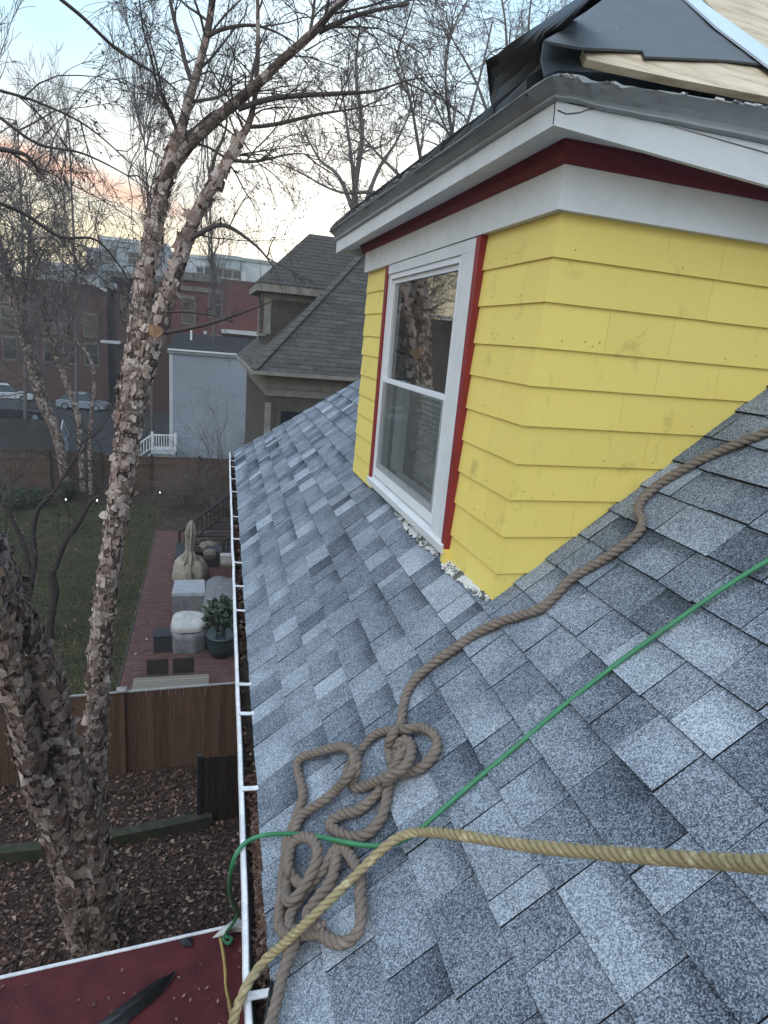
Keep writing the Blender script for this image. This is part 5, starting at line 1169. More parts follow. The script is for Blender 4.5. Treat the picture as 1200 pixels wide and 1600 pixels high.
upright(120, 300, 60.0, 107, 'lower bare tree with fine twigs in front of the pale modern block', n=26, L=5.0)
upright(-30, 150, 44.0, 109, 'bare tree at the left picture edge behind the pale birch', n=18, L=5.4)
upright(335, 250, 50.0, 108, 'bare tree with curving limbs in front of the red brick building', n=30, L=4.2)
# big bare trees beyond the neighbouring house
def broad(u0, u1, S, vb, seed, lab, spread, n=26, L=5.5):
    stems = [[(u0, vb, S, 8), (u0 + (u1 - u0) * .3 + 8, vb - 130, S, 6.5), (u0 + (u1 - u0) * .6 - 6, vb - 230, S, 5), (u1 + 6, vb - 330, S, 3.2), (u1 - 4, vb - 430, S, 1.8), (u1 + 5, vb - 520, S, .8)]]
    limbs_ = [[(u0 + (u1 - u0) * .4, vb - 190, S, 4.2), (u0 + (u1 - u0) * .5 + dx * .5, vb - 290 + dy * .3, S + dz, 3.0), (u1 + dx, vb - 380 + dy, S + dz * 2, 1.8), (u1 + dx * 1.4, vb - 450 + dy * 1.3, S + dz * 2, 1.2)] for dx, dy, dz in spread]
    return tree('bare_tree', lab, stems, 'bark_grey', 'bark_far', np.random.default_rng(seed), limbs_, lambda p_, l_: [(p_[0][14:], n, L, .045, 3, dict(kids=(4, 4, 4), wob=.26, rmin=.010, up=.02))] + [(C, 8, L * .8, .04, 3, dict(kids=(4, 4, 4), wob=.26, rmin=.010, up=.02, f0=.3)) for C in l_], group='bare trees beyond the neighbouring house')
broad(680, 700, 34.0, 560, 111, 'large bare tree with curling twigs rising behind the dormer eave', [(-110, 60, 1), (90, 30, 0), (-60, -30, -1), (50, -60, 1), (-170, 120, 0), (150, 60, 1)], 22, 4.6)
broad(560, 560, 44.0, 540, 112, 'bare tree between the grey neighbouring roof and the dormer eave', [(-60, 90, 1), (60, 60, 0), (-20, 20, 1)], 14, 4.0)
broad(800, 830, 42.0, 480, 113, 'tall bare tree showing above the black roofing flap', [(-90, 20, 1), (60, 0, 0), (-40, -60, 0)], 14, 4.6)
# leafless shrubs
def bush(name, base, n, H, spread, seed, lab, r=.012, lev=2, cat='shrub'):
    root = thing(name, base, lab, cat); g_ = np.random.default_rng(seed); lines = []
    for _ in range(n):
        a = g_.uniform(0, 6.28); grow(g_, base + A(math.cos(a), math.sin(a), 0) * .12, A(math.cos(a) * spread, math.sin(a) * spread, 1), H * g_.uniform(.7, 1.15), r, lev, lines, 7, .17, .02, .0, (5, 5), (.4, .65), (.4, .9), .004)
    m = MB(); fast_tubes(m, [(p_, r_) for l, p_, r_ in lines if l >= 2], 5); m.build('stems', 'bark_grey', root, kind='stuff'); m = MB(); fast_tubes(m, [(p_, r_) for l, p_, r_ in lines if l < 2], 3); m.build('twigs', 'bark_grey', root, kind='stuff'); return root
bush('bare_shrub', on_z(335, 800, ZG), 26, 3.6, .8, 121, 'tangled leafless shrub arching over the patio steps', .022)
bush('bare_shrub', on_z(290, 790, ZG), 18, 3.0, .8, 122, 'low leafless shrub between the birch and the back fence', .018)
bush('bare_shrub', A(1.1, 35.5, ZG), 14, 4.6, .55, 123, 'tall leafless shrub against the blue grey house wall', .022)
bush('bare_shrub', A(2.4, 30.5, ZG), 14, 5.6, .45, 124, 'tall leafless shrub beside the neighbouring house corner', .022)
bush('bare_shrub', A(-4.6, 33.4, ZG), 9, 1.6, .9, 125, 'low leafless shrub in the flower bed left of the birch', .012)
bush('bare_shrub', A(-9.4, 33.0, ZG), 10, 2.4, .6, 126, 'leafless shrub behind the evergreen shrubs at far left', .012)

# ------------------------------------------------------------------ neighbouring shingled house
NB = thing('neighbour_house', (5, 20, ZG), 'weathered grey shingled house with hipped roof and small dormer', 'house')
ex, ey, ez, mN = 1.16, 16.0, -0.97, 1.03                 # eave corner and pitch
wx, wy = ex + .38, ey + .38
EXR, EYB = 13.0, 25.0
part('wall', 'wall_taupe', NB, lambda m: m.box(wx, EXR - .4, wy, EYB - .4, ZG, ez - .02))
def eaves(m):
    m.box(ex + .03, EXR, ey + .03, EYB, ez - .10, ez - .03)
    m.box(wx - .06, EXR - .34, wy - .06, EYB - .34, ez - .42, ez - .101); m.box(wx - .02, EXR - .38, wy - .03, EYB - .37, ez - .62, ez - .421)
part('cornice', 'trim_taupe', NB, eaves)
part('gutter', 'trim_taupe', NB, lambda m: (m.box(ex - .07, EXR, ey - .07, ey + .029, ez - .085, ez + .005), m.box(ex - .07, ex + .029, ey + .03, EYB, ez - .085, ez + .005)))
hd = 3.9; ap = A(ex + hd, ey + hd, ez + hd * mN)
rN = part('roof', 'roof_far', NB, lambda m: (m.poly([(ex, ey, ez), (EXR, ey, ez), (EXR, ey + hd, ap[2]), ap]), m.poly([(ex, EYB, ez), (ex, ey, ez), ap, (ap[0], EYB - hd, ap[2])]), m.poly([ap, (EXR, ap[1], ap[2]), (EXR, EYB - hd, ap[2]), (ap[0], EYB - hd, ap[2])])))
# shingle courses that can be told apart on the slope facing us: nearest as parts, the rest joined
g = np.random.default_rng(61); up_ = nd(A(0, 1, mN)); nN = nd(A(0, -mN, 1)); left_up = nd(A(1, 0, mN)); nL = nd(A(-mN, 0, 1))
def course_tab(m, x0, x1, k, side_, first=False):
    l = k * .15
    if side_ == 0:
        o_ = A(0, ey, ez) + up_ * l; q = up_ * .16; nn = nN; pts = [o_ + A(x0, 0, 0), o_ + A(x1, 0, 0)]
    else:
        o_ = A(ex, 0, ez) + left_up * l; q = left_up * .16; nn = nL; pts = [o_ + A(0, x1, 0), o_ + A(0, x0, 0)]
    h_ = .009 + g.uniform(0, .008); a, b = pts; w_ = (A(1, 0, 0) if side_ == 0 else A(0, 1, 0)) * .16 / math.hypot(1, mN) * first; wa, wb = (w_, w_ * 0) if side_ == 0 else (w_ * 0, w_); m.hexa([a - nn * .01, b - nn * .01, b + q + wb - nn * .01, a + q + wa - nn * .01, a + nn * h_, b + nn * h_, b + q + wb + nn * .003, a + q + wa + nn * .003])
nt = 0; mm = MB()
for side_ in (0, 1):
    for k in range(int(hd * math.hypot(1, mN) / .15)):
        s0 = (ex if side_ == 0 else ey) + k * .15 / math.hypot(1, mN) + .01; s1 = 6.4 if side_ == 0 else EYB - .2 - k * .1
        x = s0
        while x < s1:
            w = g.uniform(.25, .55) if side_ == 0 else g.uniform(.4, .9); x1 = min(x + w, s1)
            if nt < 300 and side_ == 0: mt = MB(); course_tab(mt, x, x1 - .006, k, side_, x == s0); mt.build('shingle', 'roof_far', rN); nt += 1
            else: course_tab(mm, x, x1 - .006, k, side_, x == s0)
            x = x1
mm.build('shingles', 'roof_far', rN, kind='stuff')
def hipcap(m):
    for k in range(26): a = A(ex, ey, ez) + (ap - A(ex, ey, ez)) * k / 26; b = A(ex, ey, ez) + (ap - A(ex, ey, ez)) * (k + 1.15) / 26; m.bar(a + A(0, 0, .035), b + A(0, 0, .015), .22, .025)
part('hip_cap', 'roof_far', rN, hipcap)
# its dormer
dx0, dy0, dy1, dz1 = 1.70, 19.0, 21.6, 1.22
part('dormer_wall', 'wall_taupe', NB, lambda m: m.box(dx0, 4.2, dy0, dy1, -.7, dz1))
def dsh(m):
    for k in range(10): z = -.4 + k * .16; m.box(dx0 + .1, 3.9, dy0 - .012 - .004 * (k % 2), dy0 - .0005, z, z + .150)
part('dormer_siding', 'wall_taupe', NB, dsh)
wN = part('dormer_window', 'trim_taupe', NB, lambda m: (m.box(dx0 - .05, dx0 - .001, dy0, dy0 + .35, -.1, dz1 - .001), m.box(dx0 - .05, dx0 - .001, dy1 - .35, dy1, -.1, dz1 - .001), m.box(dx0 - .05, dx0 - .001, dy0 + .35, dy1 - .35, dz1 - .25, dz1 - .001), m.box(dx0 - .08, dx0 - .001, dy0 - .03, dy1, -.16, -.101), m.box(dx0 - .04, dx0 + .12, dy0 - .04, dy0 - .021, -.1, dz1 - .001)))
part('pane', 'farglass', wN, lambda m: m.box(dx0 - .02, dx0 - .0015, dy0 + .351, dy1 - .351, -.1, dz1 - .251))
o_ = .34; da = A(dx0 - o_, dy0 - o_, dz1 + .06); db = A(dx0 - o_, dy1 + o_, dz1 + .06); hh = (db[1] - da[1]) / 2; dap = A(da[0] + hh, (da[1] + db[1]) / 2, da[2] + hh * 1.0)
part('dormer_eave', 'trim_taupe', NB, lambda m: m.box(da[0] + .02, 4.6, da[1] + .02, db[1] - .02, dz1 - .16, dz1 + .055))
part('dormer_frieze', 'trim_taupe', NB, lambda m: m.box(dx0 - .03, 4.0, dy0 - .035, dy1 + .03, dz1 - .34, dz1 - .161))
dR = part('dormer_roof', 'roof_far', NB, lambda m: (m.poly([da, (6.2, da[1], da[2]), (6.2, dap[1], dap[2]), dap]), m.poly([db, da, dap]), m.poly([(6.2, db[1], db[2]), db, dap, (6.2, dap[1], dap[2])])))
def dcourses(m):
    u2 = nd(A(0, 1, 1.0)); n2 = nd(A(0, -1, 1))
    for k in range(int(hh * 1.41 / .15)):
        l = k * .15; a = A(da[0] + l * .707 + .02, da[1], da[2]) + u2 * l * A(0, 1, 1); x = a[0]
        while x < 6.0: w = g.uniform(.3, .7); a2 = A(x, a[1], a[2]); b2 = A(x + w - .008, a[1], a[2]); h_ = .008 + g.uniform(0, .008); e_ = A(.113, 0, 0) * (x == a[0]); m.hexa([a2 - n2 * .005, b2 - n2 * .005, b2 + u2 * .16 - n2 * .005, a2 + e_ + u2 * .16 - n2 * .005, a2 + n2 * h_, b2 + n2 * h_, b2 + u2 * .16 + n2 * .003, a2 + e_ + u2 * .16 + n2 * .003]); x += w
part('shingles', 'roof_far', dR, dcourses, kind='stuff')
# window and bracket under the eave
wc = part('corner_window', 'wall_taupe', NB, lambda m: (m.box(wx + .25, wx + .37, wy - .06, wy - .031, ez - 3.2, ez - .81), m.box(wx + 1.15, wx + 1.27, wy - .06, wy - .031, ez - 3.2, ez - .81), m.box(wx + .37, wx + 1.15, wy - .06, wy - .031, ez - 1.0, ez - .81), m.box(wx + .2, wx + 1.32, wy - .10, wy - .031, ez - 3.3, ez - 3.201), m.box(wx + .37, wx + 1.15, wy - .05, wy - .031, ez - 2.12, ez - 2.05)))
part('pane', 'farglass', wc, lambda m: m.box(wx + .371, wx + 1.149, wy - .03, wy - .005, ez - 3.2, ez - 1.001))
part('corner_board', 'trim_taupe', NB, lambda m: (m.box(wx - .03, wx + .12, wy - .03, wy + .12, ZG, ez - .801)))
part('siding', 'wall_taupe', NB, lambda m: [m.box(wx + .121, 9, wy - .012 - (k % 2) * .003, wy - .001, ez - .85 - (k + 1) * .15, ez - .86 - k * .15) for k in range(26)], kind='stuff')

# ------------------------------------------------------------------ blue-grey house with white corner board and porch
GH = thing('blue_grey_house', (1, 45, ZG), 'plain blue grey sided house with flat roof behind the back fence', 'house')
gx0, gy = -2.12, 43.0; gzt = -1.72
part('wall', 'siding_blue', GH, lambda m: m.box(gx0, 7.0, gy, gy + 9, ZG, gzt))
def clap(m):
    n = int((gzt - ZG) / .14)
    for k in range(n): z = ZG + k * .14; m.hexa([(gx0 + .18, gy - .034, z), (7, gy - .034, z), (7, gy - .001, z), (gx0 + .18, gy - .001, z), (gx0 + .18, gy - .006, z + .139), (7, gy - .006, z + .139), (7, gy - .001, z + .139), (gx0 + .18, gy - .001, z + .139)])
part('clapboards', 'siding_blue', GH, clap, kind='stuff')
part('corner_board', 'far_white', GH, lambda m: m.box(gx0 - .03, gx0 + .17, gy - .03, gy + .02, ZG, gzt - .15))
part('roof', 'roof_dark', GH, lambda m: m.hexa([(gx0 - .1, gy - .1, gzt + .02), (7, gy - .1, gzt + .02), (7, gy + 9, gzt + .9), (gx0 - .1, gy + 9, gzt + .9), (gx0 - .1, gy - .1, gzt + .12), (7, gy - .1, gzt + .12), (7, gy + 9, gzt + 1.0), (gx0 - .1, gy + 9, gzt + 1.0)]))
part('fascia', 'far_grey', GH, lambda m: m.box(gx0 - .12, 7, gy - .14, gy - .101, gzt - .16, gzt + .13)); part('gutter', 'alu', GH, lambda m: m.box(gx0 - .12, 7, gy - .22, gy - .141, gzt + .02, gzt + .10))
part('vent_pipe', 'alu', GH, lambda m: m.tube([(gx0 + 1.2, gy + 5, gzt + .5), (gx0 + 1.2, gy + 5, gzt + 1.6)], .07, 8))
def porch_at(x0, x1, y, zb):
    pr = thing('porch', ((x0 + x1) / 2, y + .5, ZG), 'small white railed porch at the corner of the blue grey house', 'porch')
    part('deck', 'far_white', pr, lambda m: m.box(x0 - .1, x1, y, y + 1.5, zb - .22, zb)); part('skirt', 'far_grey', pr, lambda m: m.box(x0, x1, y + .05, y + 1.4, ZG, zb - .221))
    part('top_rail', 'alu', pr, lambda m: m.bar(A(x0, y + .06, zb + 1.0), A(x1, y + .06, zb + 1.0), .09, .09)); part('lower_rail', 'alu', pr, lambda m: m.bar(A(x0, y + .06, zb + .14), A(x1, y + .06, zb + .14), .07, .07))
    n = 9
    for k in range(n): x = x0 + (x1 - x0) * (k + .6) / n; part('baluster', 'alu', pr, lambda m: m.box(x - .03, x + .03, y + .03, y + .09, zb + .176, zb + .954))
    for x in (x0, x1): part('post', 'alu', pr, lambda m: m.box(x - .07, x + .07, y - .01, y + .13, zb + .001, zb + 1.18))
    a, b = A(x0, y + .06, zb + 1.0), A(x0 - .9, y - .3, zb + .35); part('stair_rail', 'alu', pr, lambda m: (m.bar(a, b, .08, .08), m.bar(a - A(0, 0, .8), b - A(0, 0, .8), .06, .06)))
    for k in range(1, 6): c_ = a + (b - a) * k / 5.5; part('baluster', 'alu', pr, lambda m: m.box(c_[0] - .03, c_[0] + .03, c_[1] - .03, c_[1] + .03, c_[2] - .78, c_[2] - .04))
    for k in range(3): part('step', 'far_grey', pr, lambda m: m.box(x0 - .3 - .28 * k, x0 - .101 - .28 * k + .1, y - .1, y + 1.0, ZG, zb - .22 - .19 * (k + 1)))
pz = on_y(250, 711, 41.8); porch_at(on_y(238, 700, 41.8)[0], on_y(274, 700, 41.8)[0], 41.7, pz[2] + .30)

# ------------------------------------------------------------------ shed by the parking lot
sx1 = on_y(90, 700, 41.5)[0]; sz = on_y(70, 705, 41.5)[2]
SH = thing('shed', (sx1 - 4, 43, ZG), 'low grey shed with dark pitched roof and white trimmed gable', 'shed')
part('wall', 'far_grey', SH, lambda m: m.box(sx1 - 8, sx1, 41.5, 45.0, ZG, sz + .05))
part('roof', 'roof_dark', SH, lambda m: (m.hexa([(sx1 - 8.2, 41.2, sz - .02), (sx1 - .02, 41.2, sz - .02), (sx1 - .02, 43.25, sz + 1.55), (sx1 - 8.2, 43.25, sz + 1.55), (sx1 - 8.2, 41.2, sz + .08), (sx1 - .02, 41.2, sz + .08), (sx1 - .02, 43.25, sz + 1.65), (sx1 - 8.2, 43.25, sz + 1.65)]), m.hexa([(sx1 - 8.2, 43.25, sz + 1.55), (sx1 - .02, 43.25, sz + 1.55), (sx1 - .02, 45.3, sz - .02), (sx1 - 8.2, 45.3, sz - .02), (sx1 - 8.2, 43.25, sz + 1.65), (sx1 - .02, 43.25, sz + 1.65), (sx1 - .02, 45.3, sz + .08), (sx1 - 8.2, 45.3, sz + .08)])))
part('gable', 'siding_blue', SH, lambda m: m.slab([(sx1 + .001, 41.4, sz), (sx1 + .001, 45.1, sz), (sx1 + .001, 43.25, sz + 1.5)], (1, 0, 0), .02))
part('gable_trim', 'far_white', SH, lambda m: (m.bar(A(sx1 + .02, 41.15, sz + .0), A(sx1 + .02, 43.25, sz + 1.62), .05, .16), m.bar(A(sx1 + .02, 43.25, sz + 1.62), A(sx1 + .02, 45.35, sz), .05, .16)))
part('corner_board', 'far_white', SH, lambda m: m.box(sx1 - .13, sx1 + .03, 41.46, 41.62, ZG, sz - .03))
part('door', 'far_white', SH, lambda m: m.box(sx1 + .002, sx1 + .05, 42.2, 44.2, ZG, sz + .55))

# ------------------------------------------------------------------ brick buildings and modern blocks beyond
def window_row(root, xs, y, z, w, h, mat='cornice_grey'):
    for x in xs:
        f_ = part('window', mat, root, lambda m: (m.box(x - w / 2 - .12, x + w / 2 + .12, y - .08, y - .001, z - .16, z), m.box(x - w / 2 - .12, x + w / 2 + .12, y - .08, y - .001, z + h, z + h + .25), m.box(x - w / 2 - .1, x - w / 2, y - .06, y - .001, z + .001, z + h - .001), m.box(x + w / 2, x + w / 2 + .1, y - .06, y - .001, z + .001, z + h - .001), m.box(x - w / 2, x + w / 2, y - .05, y - .001, z + h * .48, z + h * .53)))
        part('pane', 'farglass', f_, lambda m: m.box(x - w / 2 + .001, x + w / 2 - .001, y - .02, y - .0015, z + .001, z + h - .001))
Y1 = 62.0; xl = on_y(268, 480, Y1)[0]; zt1 = on_y(340, 441, Y1)[2]
b1 = thing('brick_building', (xl + 8, Y1 + 5, ZG), 'red brick building with stone cornice behind the blue grey house', 'building')
part('wall', 'brick_red', b1, lambda m: m.box(xl, xl + 26, Y1, Y1 + 14, ZG, zt1))
part('cornice', 'cornice_grey', b1, lambda m: (m.box(xl - .2, on_y(345, 440, Y1)[0], Y1 - .3, Y1 + 14, zt1 - .1, zt1 + .55), m.box(xl - .1, on_y(345, 440, Y1)[0], Y1 - .12, Y1 - .001, zt1 - 1.0, zt1 - .6)))
part('parapet', 'brick_brown', b1, lambda m: m.box(on_y(345, 440, Y1)[0] + .01, xl + 26, Y1 + .02, Y1 + .4, zt1 + .001, zt1 + .35))
window_row(b1, [on_y(340, 480, Y1)[0] - .2], Y1, on_y(340, 495, Y1)[2], 1.0, 2.1)
window_row(b1, [on_y(295, 480, Y1)[0]], Y1, on_y(300, 505, Y1)[2], 1.0, 2.1)
part('awning', 'far_white', b1, lambda m: m.hexa([on_y(346, 520, Y1 - 1.4), on_y(412, 526, Y1 - 1.4), on_y(412, 526, Y1 - .01), on_y(346, 520, Y1 - .01), on_y(346, 514, Y1 - 1.4), on_y(412, 519, Y1 - 1.4), on_y(412, 519, Y1 - .01), on_y(346, 514, Y1 - .01)]))
part('sign_board', 'cornice_grey', b1, lambda m: m.box(on_y(327, 524, Y1)[0], on_y(346, 524, Y1)[0], Y1 - .2, Y1 - .001, on_y(327, 527, Y1)[2], on_y(327, 521, Y1)[2])); part('wall_box', 'far_white', b1, lambda m: m.box(on_y(318, 520, Y1)[0], on_y(323, 520, Y1)[0], Y1 - .4, Y1 - .001, on_y(318, 522, Y1)[2], on_y(318, 517, Y1)[2]))
Y2 = 72.0; xr = on_y(166, 460, Y2)[0]; zt2 = on_y(110, 437, Y2)[2]
b2 = thing('brick_building', (xr - 10, Y2 + 5, ZG), 'brown brick building with thin white roof line above the parking lot', 'building')
part('wall', 'brick_brown', b2, lambda m: m.hexa([(xr - 40, Y2, ZG), (xr, Y2, ZG), (xr, Y2 + 16, ZG), (xr - 40, Y2 + 16, ZG), (xr - 40, Y2, zt2), (xr, Y2, zt2 - .3), (xr, Y2 + 16, zt2 - .3), (xr - 40, Y2 + 16, zt2)]))
xm = on_y(140, 440, Y2)[0]
part('cornice', 'far_white', b2, lambda m: (m.bar(A(xr - 40, Y2 - .1, zt2 + .1), A(xm, Y2 - .1, zt2 + .1), .5, .28), m.bar(A(xm, Y2 - .1, zt2 + .1), A(xr + .1, Y2 - .1, zt2 - .75), .5, .28)))
window_row(b2, [on_y(u, 460, Y2)[0] for u in (-20, 10, 42, 74, 106)], Y2, on_y(80, 478, Y2)[2], 1.15, 2.0)
window_row(b2, [on_y(u, 460, Y2)[0] for u in (-20, 10, 42, 74, 106, 140)], Y2, on_y(80, 520, Y2)[2], 1.15, 2.0)
window_row(b2, [on_y(u, 460, Y2)[0] for u in (-20, 10, 42, 74, 106, 140)], Y2, on_y(80, 565, Y2)[2], 1.15, 2.0)
Y3 = 68.0
b3 = thing('brick_building', (on_y(215, 480, Y3)[0], Y3 + 4, ZG), 'brown brick building with flat overhanging roof directly behind the birch fork', 'building')
xa_, xb_ = on_y(184, 480, Y3)[0], xl - .02; z3 = on_y(200, 442, Y3)[2]
part('wall', 'brick_brown', b3, lambda m: m.box(xa_, xb_, Y3, Y3 + 10, ZG, z3)); part('roof', 'roof_dark', b3, lambda m: m.box(xa_ - .5, xb_, Y3 - .6, Y3 + 10, z3 + .001, z3 + .8)); part('roof_edge', 'cornice_grey', b3, lambda m: m.box(xa_ - .55, xb_, Y3 - .7, Y3 - .601, z3 + .4, z3 + .9))
window_row(b3, [on_y(u, 480, Y3)[0] for u in (200, 236)], Y3, on_y(210, 500, Y3)[2], 1.1, 2.0); part('sign_board', 'far_white', b3, lambda m: m.box(on_y(160, 532, Y3)[0], on_y(190, 532, Y3)[0], Y3 - 1.2, Y3 - .01, on_y(160, 535, Y3)[2], on_y(160, 531, Y3)[2]))
def block(name, u0, u1, vt, vb, Y, depth, mat, lab, rows=0, roof=None):
    a, b = on_y(u0, vt, Y), on_y(u1, vt, Y); zb = on_y(u0, vb, Y)[2]
    o = thing(name, ((a[0] + b[0]) / 2, Y + depth / 2, ZG), lab, 'building', 'modern blocks on the skyline')
    part('wall', mat, o, lambda m: m.box(a[0], b[0], Y, Y + depth, ZG, a[2]))
    part('parapet', roof or mat, o, lambda m: m.box(a[0] - .2, b[0] + .2, Y - .2, Y + depth, a[2] + .001, a[2] + .5))
    n = max(1, int((b[0] - a[0]) / 3.2)); xs = [a[0] + (k + .5) * (b[0] - a[0]) / n for k in range(n)]
    for r in range(rows): window_row(o, xs, Y, a[2] - 3.1 - 3.2 * r, 1.7, 1.7, 'far_grey')
block('modern_block', 154, 262, 373, 430, 112.0, 20, 'far_grey', 'tallest pale grey modern block seen behind the birch stems', 2, 'far_white')
block('modern_block', 135, 153, 391, 430, 110.0, 14, 'far_grey', 'narrow pale block stepping down left of the tallest modern block', 1)
block('modern_block', 60, 134, 412, 440, 125.0, 14, 'far_white', 'low white block above the brown brick building', 1)
block('modern_block', 263, 333, 398, 430, 118.0, 14, 'far_white', 'white block with dark windows between the birch fork and red brick building', 2)
block('modern_block', 334, 376, 402, 420, 100.0, 12, 'far_grey', 'grey block with white bands above the red brick building', 1)
block('modern_block', 377, 430, 408, 440, 104.0, 14, 'far_white', 'long low block with green roof beside the grey neighbouring roof', 0, 'far_green')
b_ = thing('pillar_row', (on_y(350, 425, 90)[0], 90, ZG), 'low white building with dark openings behind the red brick parapet', 'building')
part('wall', 'far_white', b_, lambda m: m.box(on_y(318, 425, 90)[0], on_y(384, 425, 90)[0], 90, 98, ZG, on_y(350, 421, 90)[2])); window_row(b_, [on_y(u, 430, 90)[0] for u in (326, 341, 356, 370)], 90, on_y(350, 432, 90)[2], .9, .8)
# wooded rise on the horizon
g = np.random.default_rng(71); n = 26000; x_ = g.uniform(-230, 330, n); top_ = 7 + 2.2 * np.sin(x_ * .05) + 1.6 * np.sin(x_ * .17 + 1) + 1.0 * np.sin(x_ * .6)
P = leaf_quads(n, lambda n: x_, lambda n: g.uniform(205, 260, n), 0, .25, .9, g, .1); P[:, :, 2] += (ZG + (top_ + 2) * g.uniform(0, 1, n) ** .8)[:, None]
tag(quads_mesh('far_woods', P, 'bark_far', np.full(n, .5)), 'distant bare woods along the horizon', 'woods')

# ------------------------------------------------------------------ parked cars
def car(name, u, v, head, mat, lab, Lc=4.5, Wc=1.82, Hc=1.6):
    p = on_z(u, v, ZG); o = thing(name, (0, 0, 0), lab, 'car', 'cars in the parking lot')
    prof_b = [(-.5, .32), (-.5, .62), (-.47, .80), (-.24, .90), (.40, .95), (.49, .82), (.5, .40), (.46, .28), (-.46, .26)]
    prof_c = [(-.26, .905), (-.10, 1.0 * Hc - .04), (.02, Hc), (.28, Hc - .02), (.43, .96)]
    def body(m):
        n = len(prof_b); b = len(m.v)
        for s_ in (-1, -.86, .86, 1):
            for x, z in prof_b: q = .97 if abs(s_) == 1 else 1.0; m.vert((x * Lc * q, s_ * Wc / 2, z if abs(s_) < 1 else .2 + (z - .2) * .93))
        for i in range(3):
            for j in range(n): k = (j + 1) % n; m.face([b + i * n + j, b + i * n + k, b + (i + 1) * n + k, b + (i + 1) * n + j])
        m.face([b + j for j in range(n - 1, -1, -1)]); m.face([b + 3 * n + j for j in range(n)])
    part('body', mat, o, body)
    def cabin(m, k0=1.0, top=True, sh=0.0):
        n = len(prof_c); b = len(m.v)
        for s_ in (-1, 1):
            for x, z in prof_c: w = (.44 if z < 1.0 else .36) * Wc + sh; m.vert((x * Lc * k0, s_ * w, z + sh))
        for j in range(n - 1): m.face([b + j, b + j + 1, b + n + j + 1, b + n + j])
        m.face([b + j for j in range(n - 1, -1, -1)]); m.face([b + n + j for j in range(n)])
    part('windows', 'farglass', o, cabin)
    part('car_roof', mat, o, lambda m: (m.hexa([(-.09 * Lc, -.37 * Wc, Hc - .05), (.29 * Lc, -.37 * Wc, Hc - .03), (.29 * Lc, .37 * Wc, Hc - .03), (-.09 * Lc, .37 * Wc, Hc - .05), (-.06 * Lc, -.33 * Wc, Hc + .03), (.27 * Lc, -.33 * Wc, Hc + .025), (.27 * Lc, .33 * Wc, Hc + .025), (-.06 * Lc, .33 * Wc, Hc + .03)]), [m.bar(A(.12 * Lc, s_ * .435 * Wc, .95), A(.12 * Lc, s_ * .365 * Wc, Hc), .09, .05) for s_ in (-1, 1)]))
    for sx_ in (-.31, .31):
        for sy_ in (-1, 1):
            w = part('wheel', 'tyre', o, lambda m: m.tube([(sx_ * Lc, sy_ * (Wc / 2 - .17), .33), (sx_ * Lc, sy_ * (Wc / 2 + .01), .33)], .33, 14)); part('rim', 'cargrey', w, lambda m: m.tube([(sx_ * Lc, sy_ * (Wc / 2 + .0), .33), (sx_ * Lc, sy_ * (Wc / 2 + .025), .33)], .20, 10))
    for sy_ in (-1, 1): part('headlight', 'far_white', o, lambda m: m.box(-.502 * Lc, -.475 * Lc, sy_ * .36 * Wc - .16, sy_ * .36 * Wc + .16, .60, .74)); part('tail_light', 'redtrim', o, lambda m: m.box(.478 * Lc, .497 * Lc, sy_ * .38 * Wc - .12, sy_ * .38 * Wc + .12, .66, .86))
    o.location = tuple(p); o.rotation_euler = (0, 0, head); return o
car('parked_car', 8, 626, R(200), 'carwhite', 'silver white hatchback parked at the left picture edge', 4.7, 1.85, 1.62)
car('parked_car', 26, 655, R(190), 'carblack', 'black car with bright window reflections parked behind the shed roof')
car('parked_car', 154, 618, R(80), 'carwhite', 'silver white car parked nose on, seen left of the birch', 4.5, 1.85, 1.65)
car('parked_car', 130, 640, R(175), 'cargrey', 'blue grey car half hidden behind pale birch stems', 4.4)
car('parked_car', 172, 588, R(95), 'cargrey', 'small grey car parked behind the nose on white car', 4.2)

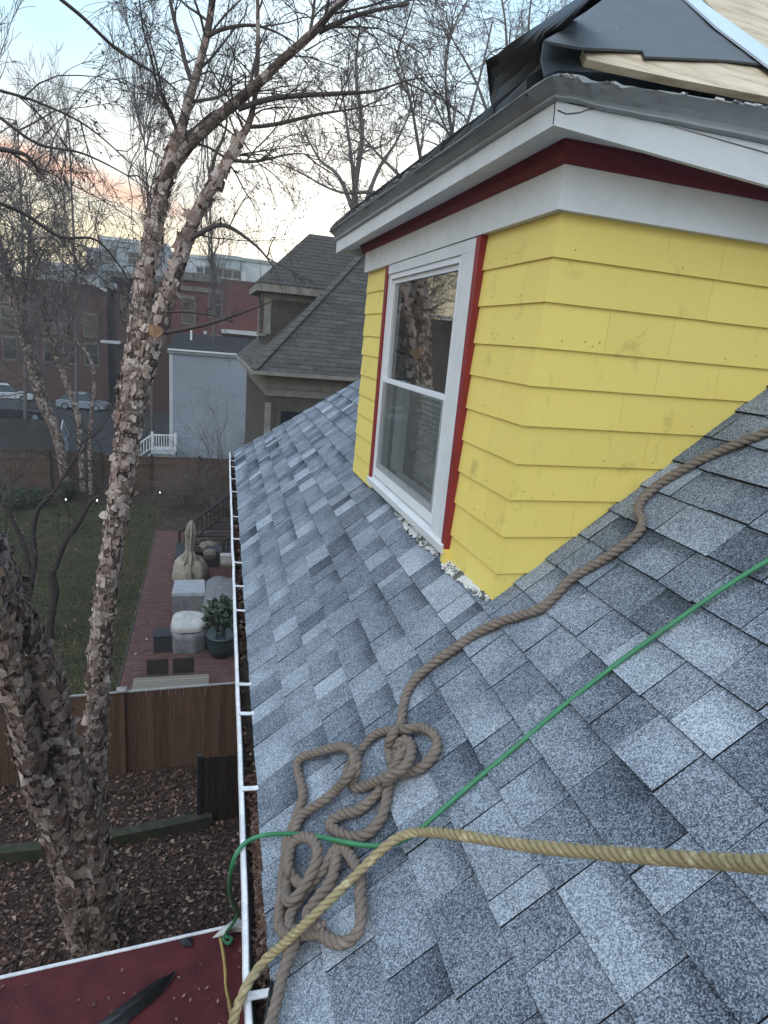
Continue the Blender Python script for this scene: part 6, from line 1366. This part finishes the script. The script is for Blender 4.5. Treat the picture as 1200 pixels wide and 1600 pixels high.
# ------------------------------------------------------------------ evening haze in the air
hz = bpy.data.materials.new('evening_haze'); hz.use_nodes = True; hn = hz.node_tree.nodes; hn.clear()
h_out = hn.new('ShaderNodeOutputMaterial'); h_v = hn.new('ShaderNodeVolumePrincipled')
h_v.inputs['Density'].default_value = HAZE; h_v.inputs['Color'].default_value = (0.95, 0.96, 1.0, 1); h_v.inputs['Anisotropy'].default_value = 0.3
hz.node_tree.links.new(h_v.outputs[0], h_out.inputs['Volume'])
MT['haze'] = hz
tag(part('haze', 'haze', None, lambda m: m.box(-340, 390, -70, 340, ZG - 1, 22)), 'thin evening haze filling the air', 'haze', kind='stuff')

# dark strap and a pale crumbled heap lying in the gutter
bs_ = [on_z(434, 1478, ZE - .02), on_z(430, 1510, ZE - .03), on_z(424, 1545, ZE + .004), on_z(419, 1575, ZE + .006), on_z(414, 1610, ZE), on_z(408, 1660, ZE - .02)]
tag(part('strap', 'black', None, lambda m: rope_mesh(m, catmull(bs_, 8), .006, .05, 6, .008), smooth=True), 'twisted dark strap lying in the gutter under the rope end', 'strap')
g = np.random.default_rng(91); n = 3600
yy = np.clip(g.normal(1.52, .17, n), 1.15, 1.95); fx = np.clip(g.normal(.62, .2, n), .25, .97); lx = np.interp(yy, lip[:, 1], lip[:, 0]); bx = np.interp(yy, back[:, 1], back[:, 0])
hz_ = .06 * np.exp(-((yy - 1.52) / .22) ** 2) * np.exp(-((fx - .66) / .3) ** 2)
c = np.stack([lx + (bx - lx) * fx + .006, yy, ZE - .066 + hz_ * g.uniform(.5, 1.0, n)], 1); aa = g.uniform(0, 6.28, n); s_ = g.uniform(.003, .009, n)
u = np.stack([np.cos(aa), np.sin(aa), g.normal(0, .6, n)], 1) * s_[:, None]; v = np.stack([-np.sin(aa), np.cos(aa), g.normal(0, .6, n)], 1) * s_[:, None]
tag(quads_mesh('gutter_heap', np.stack([c - u, c - v, c + u, c + v], 1), 'leaf', g.uniform(.55, 1.0, n)), 'pale brown heap of crumbled leaves in the gutter near the green cord', 'debris')
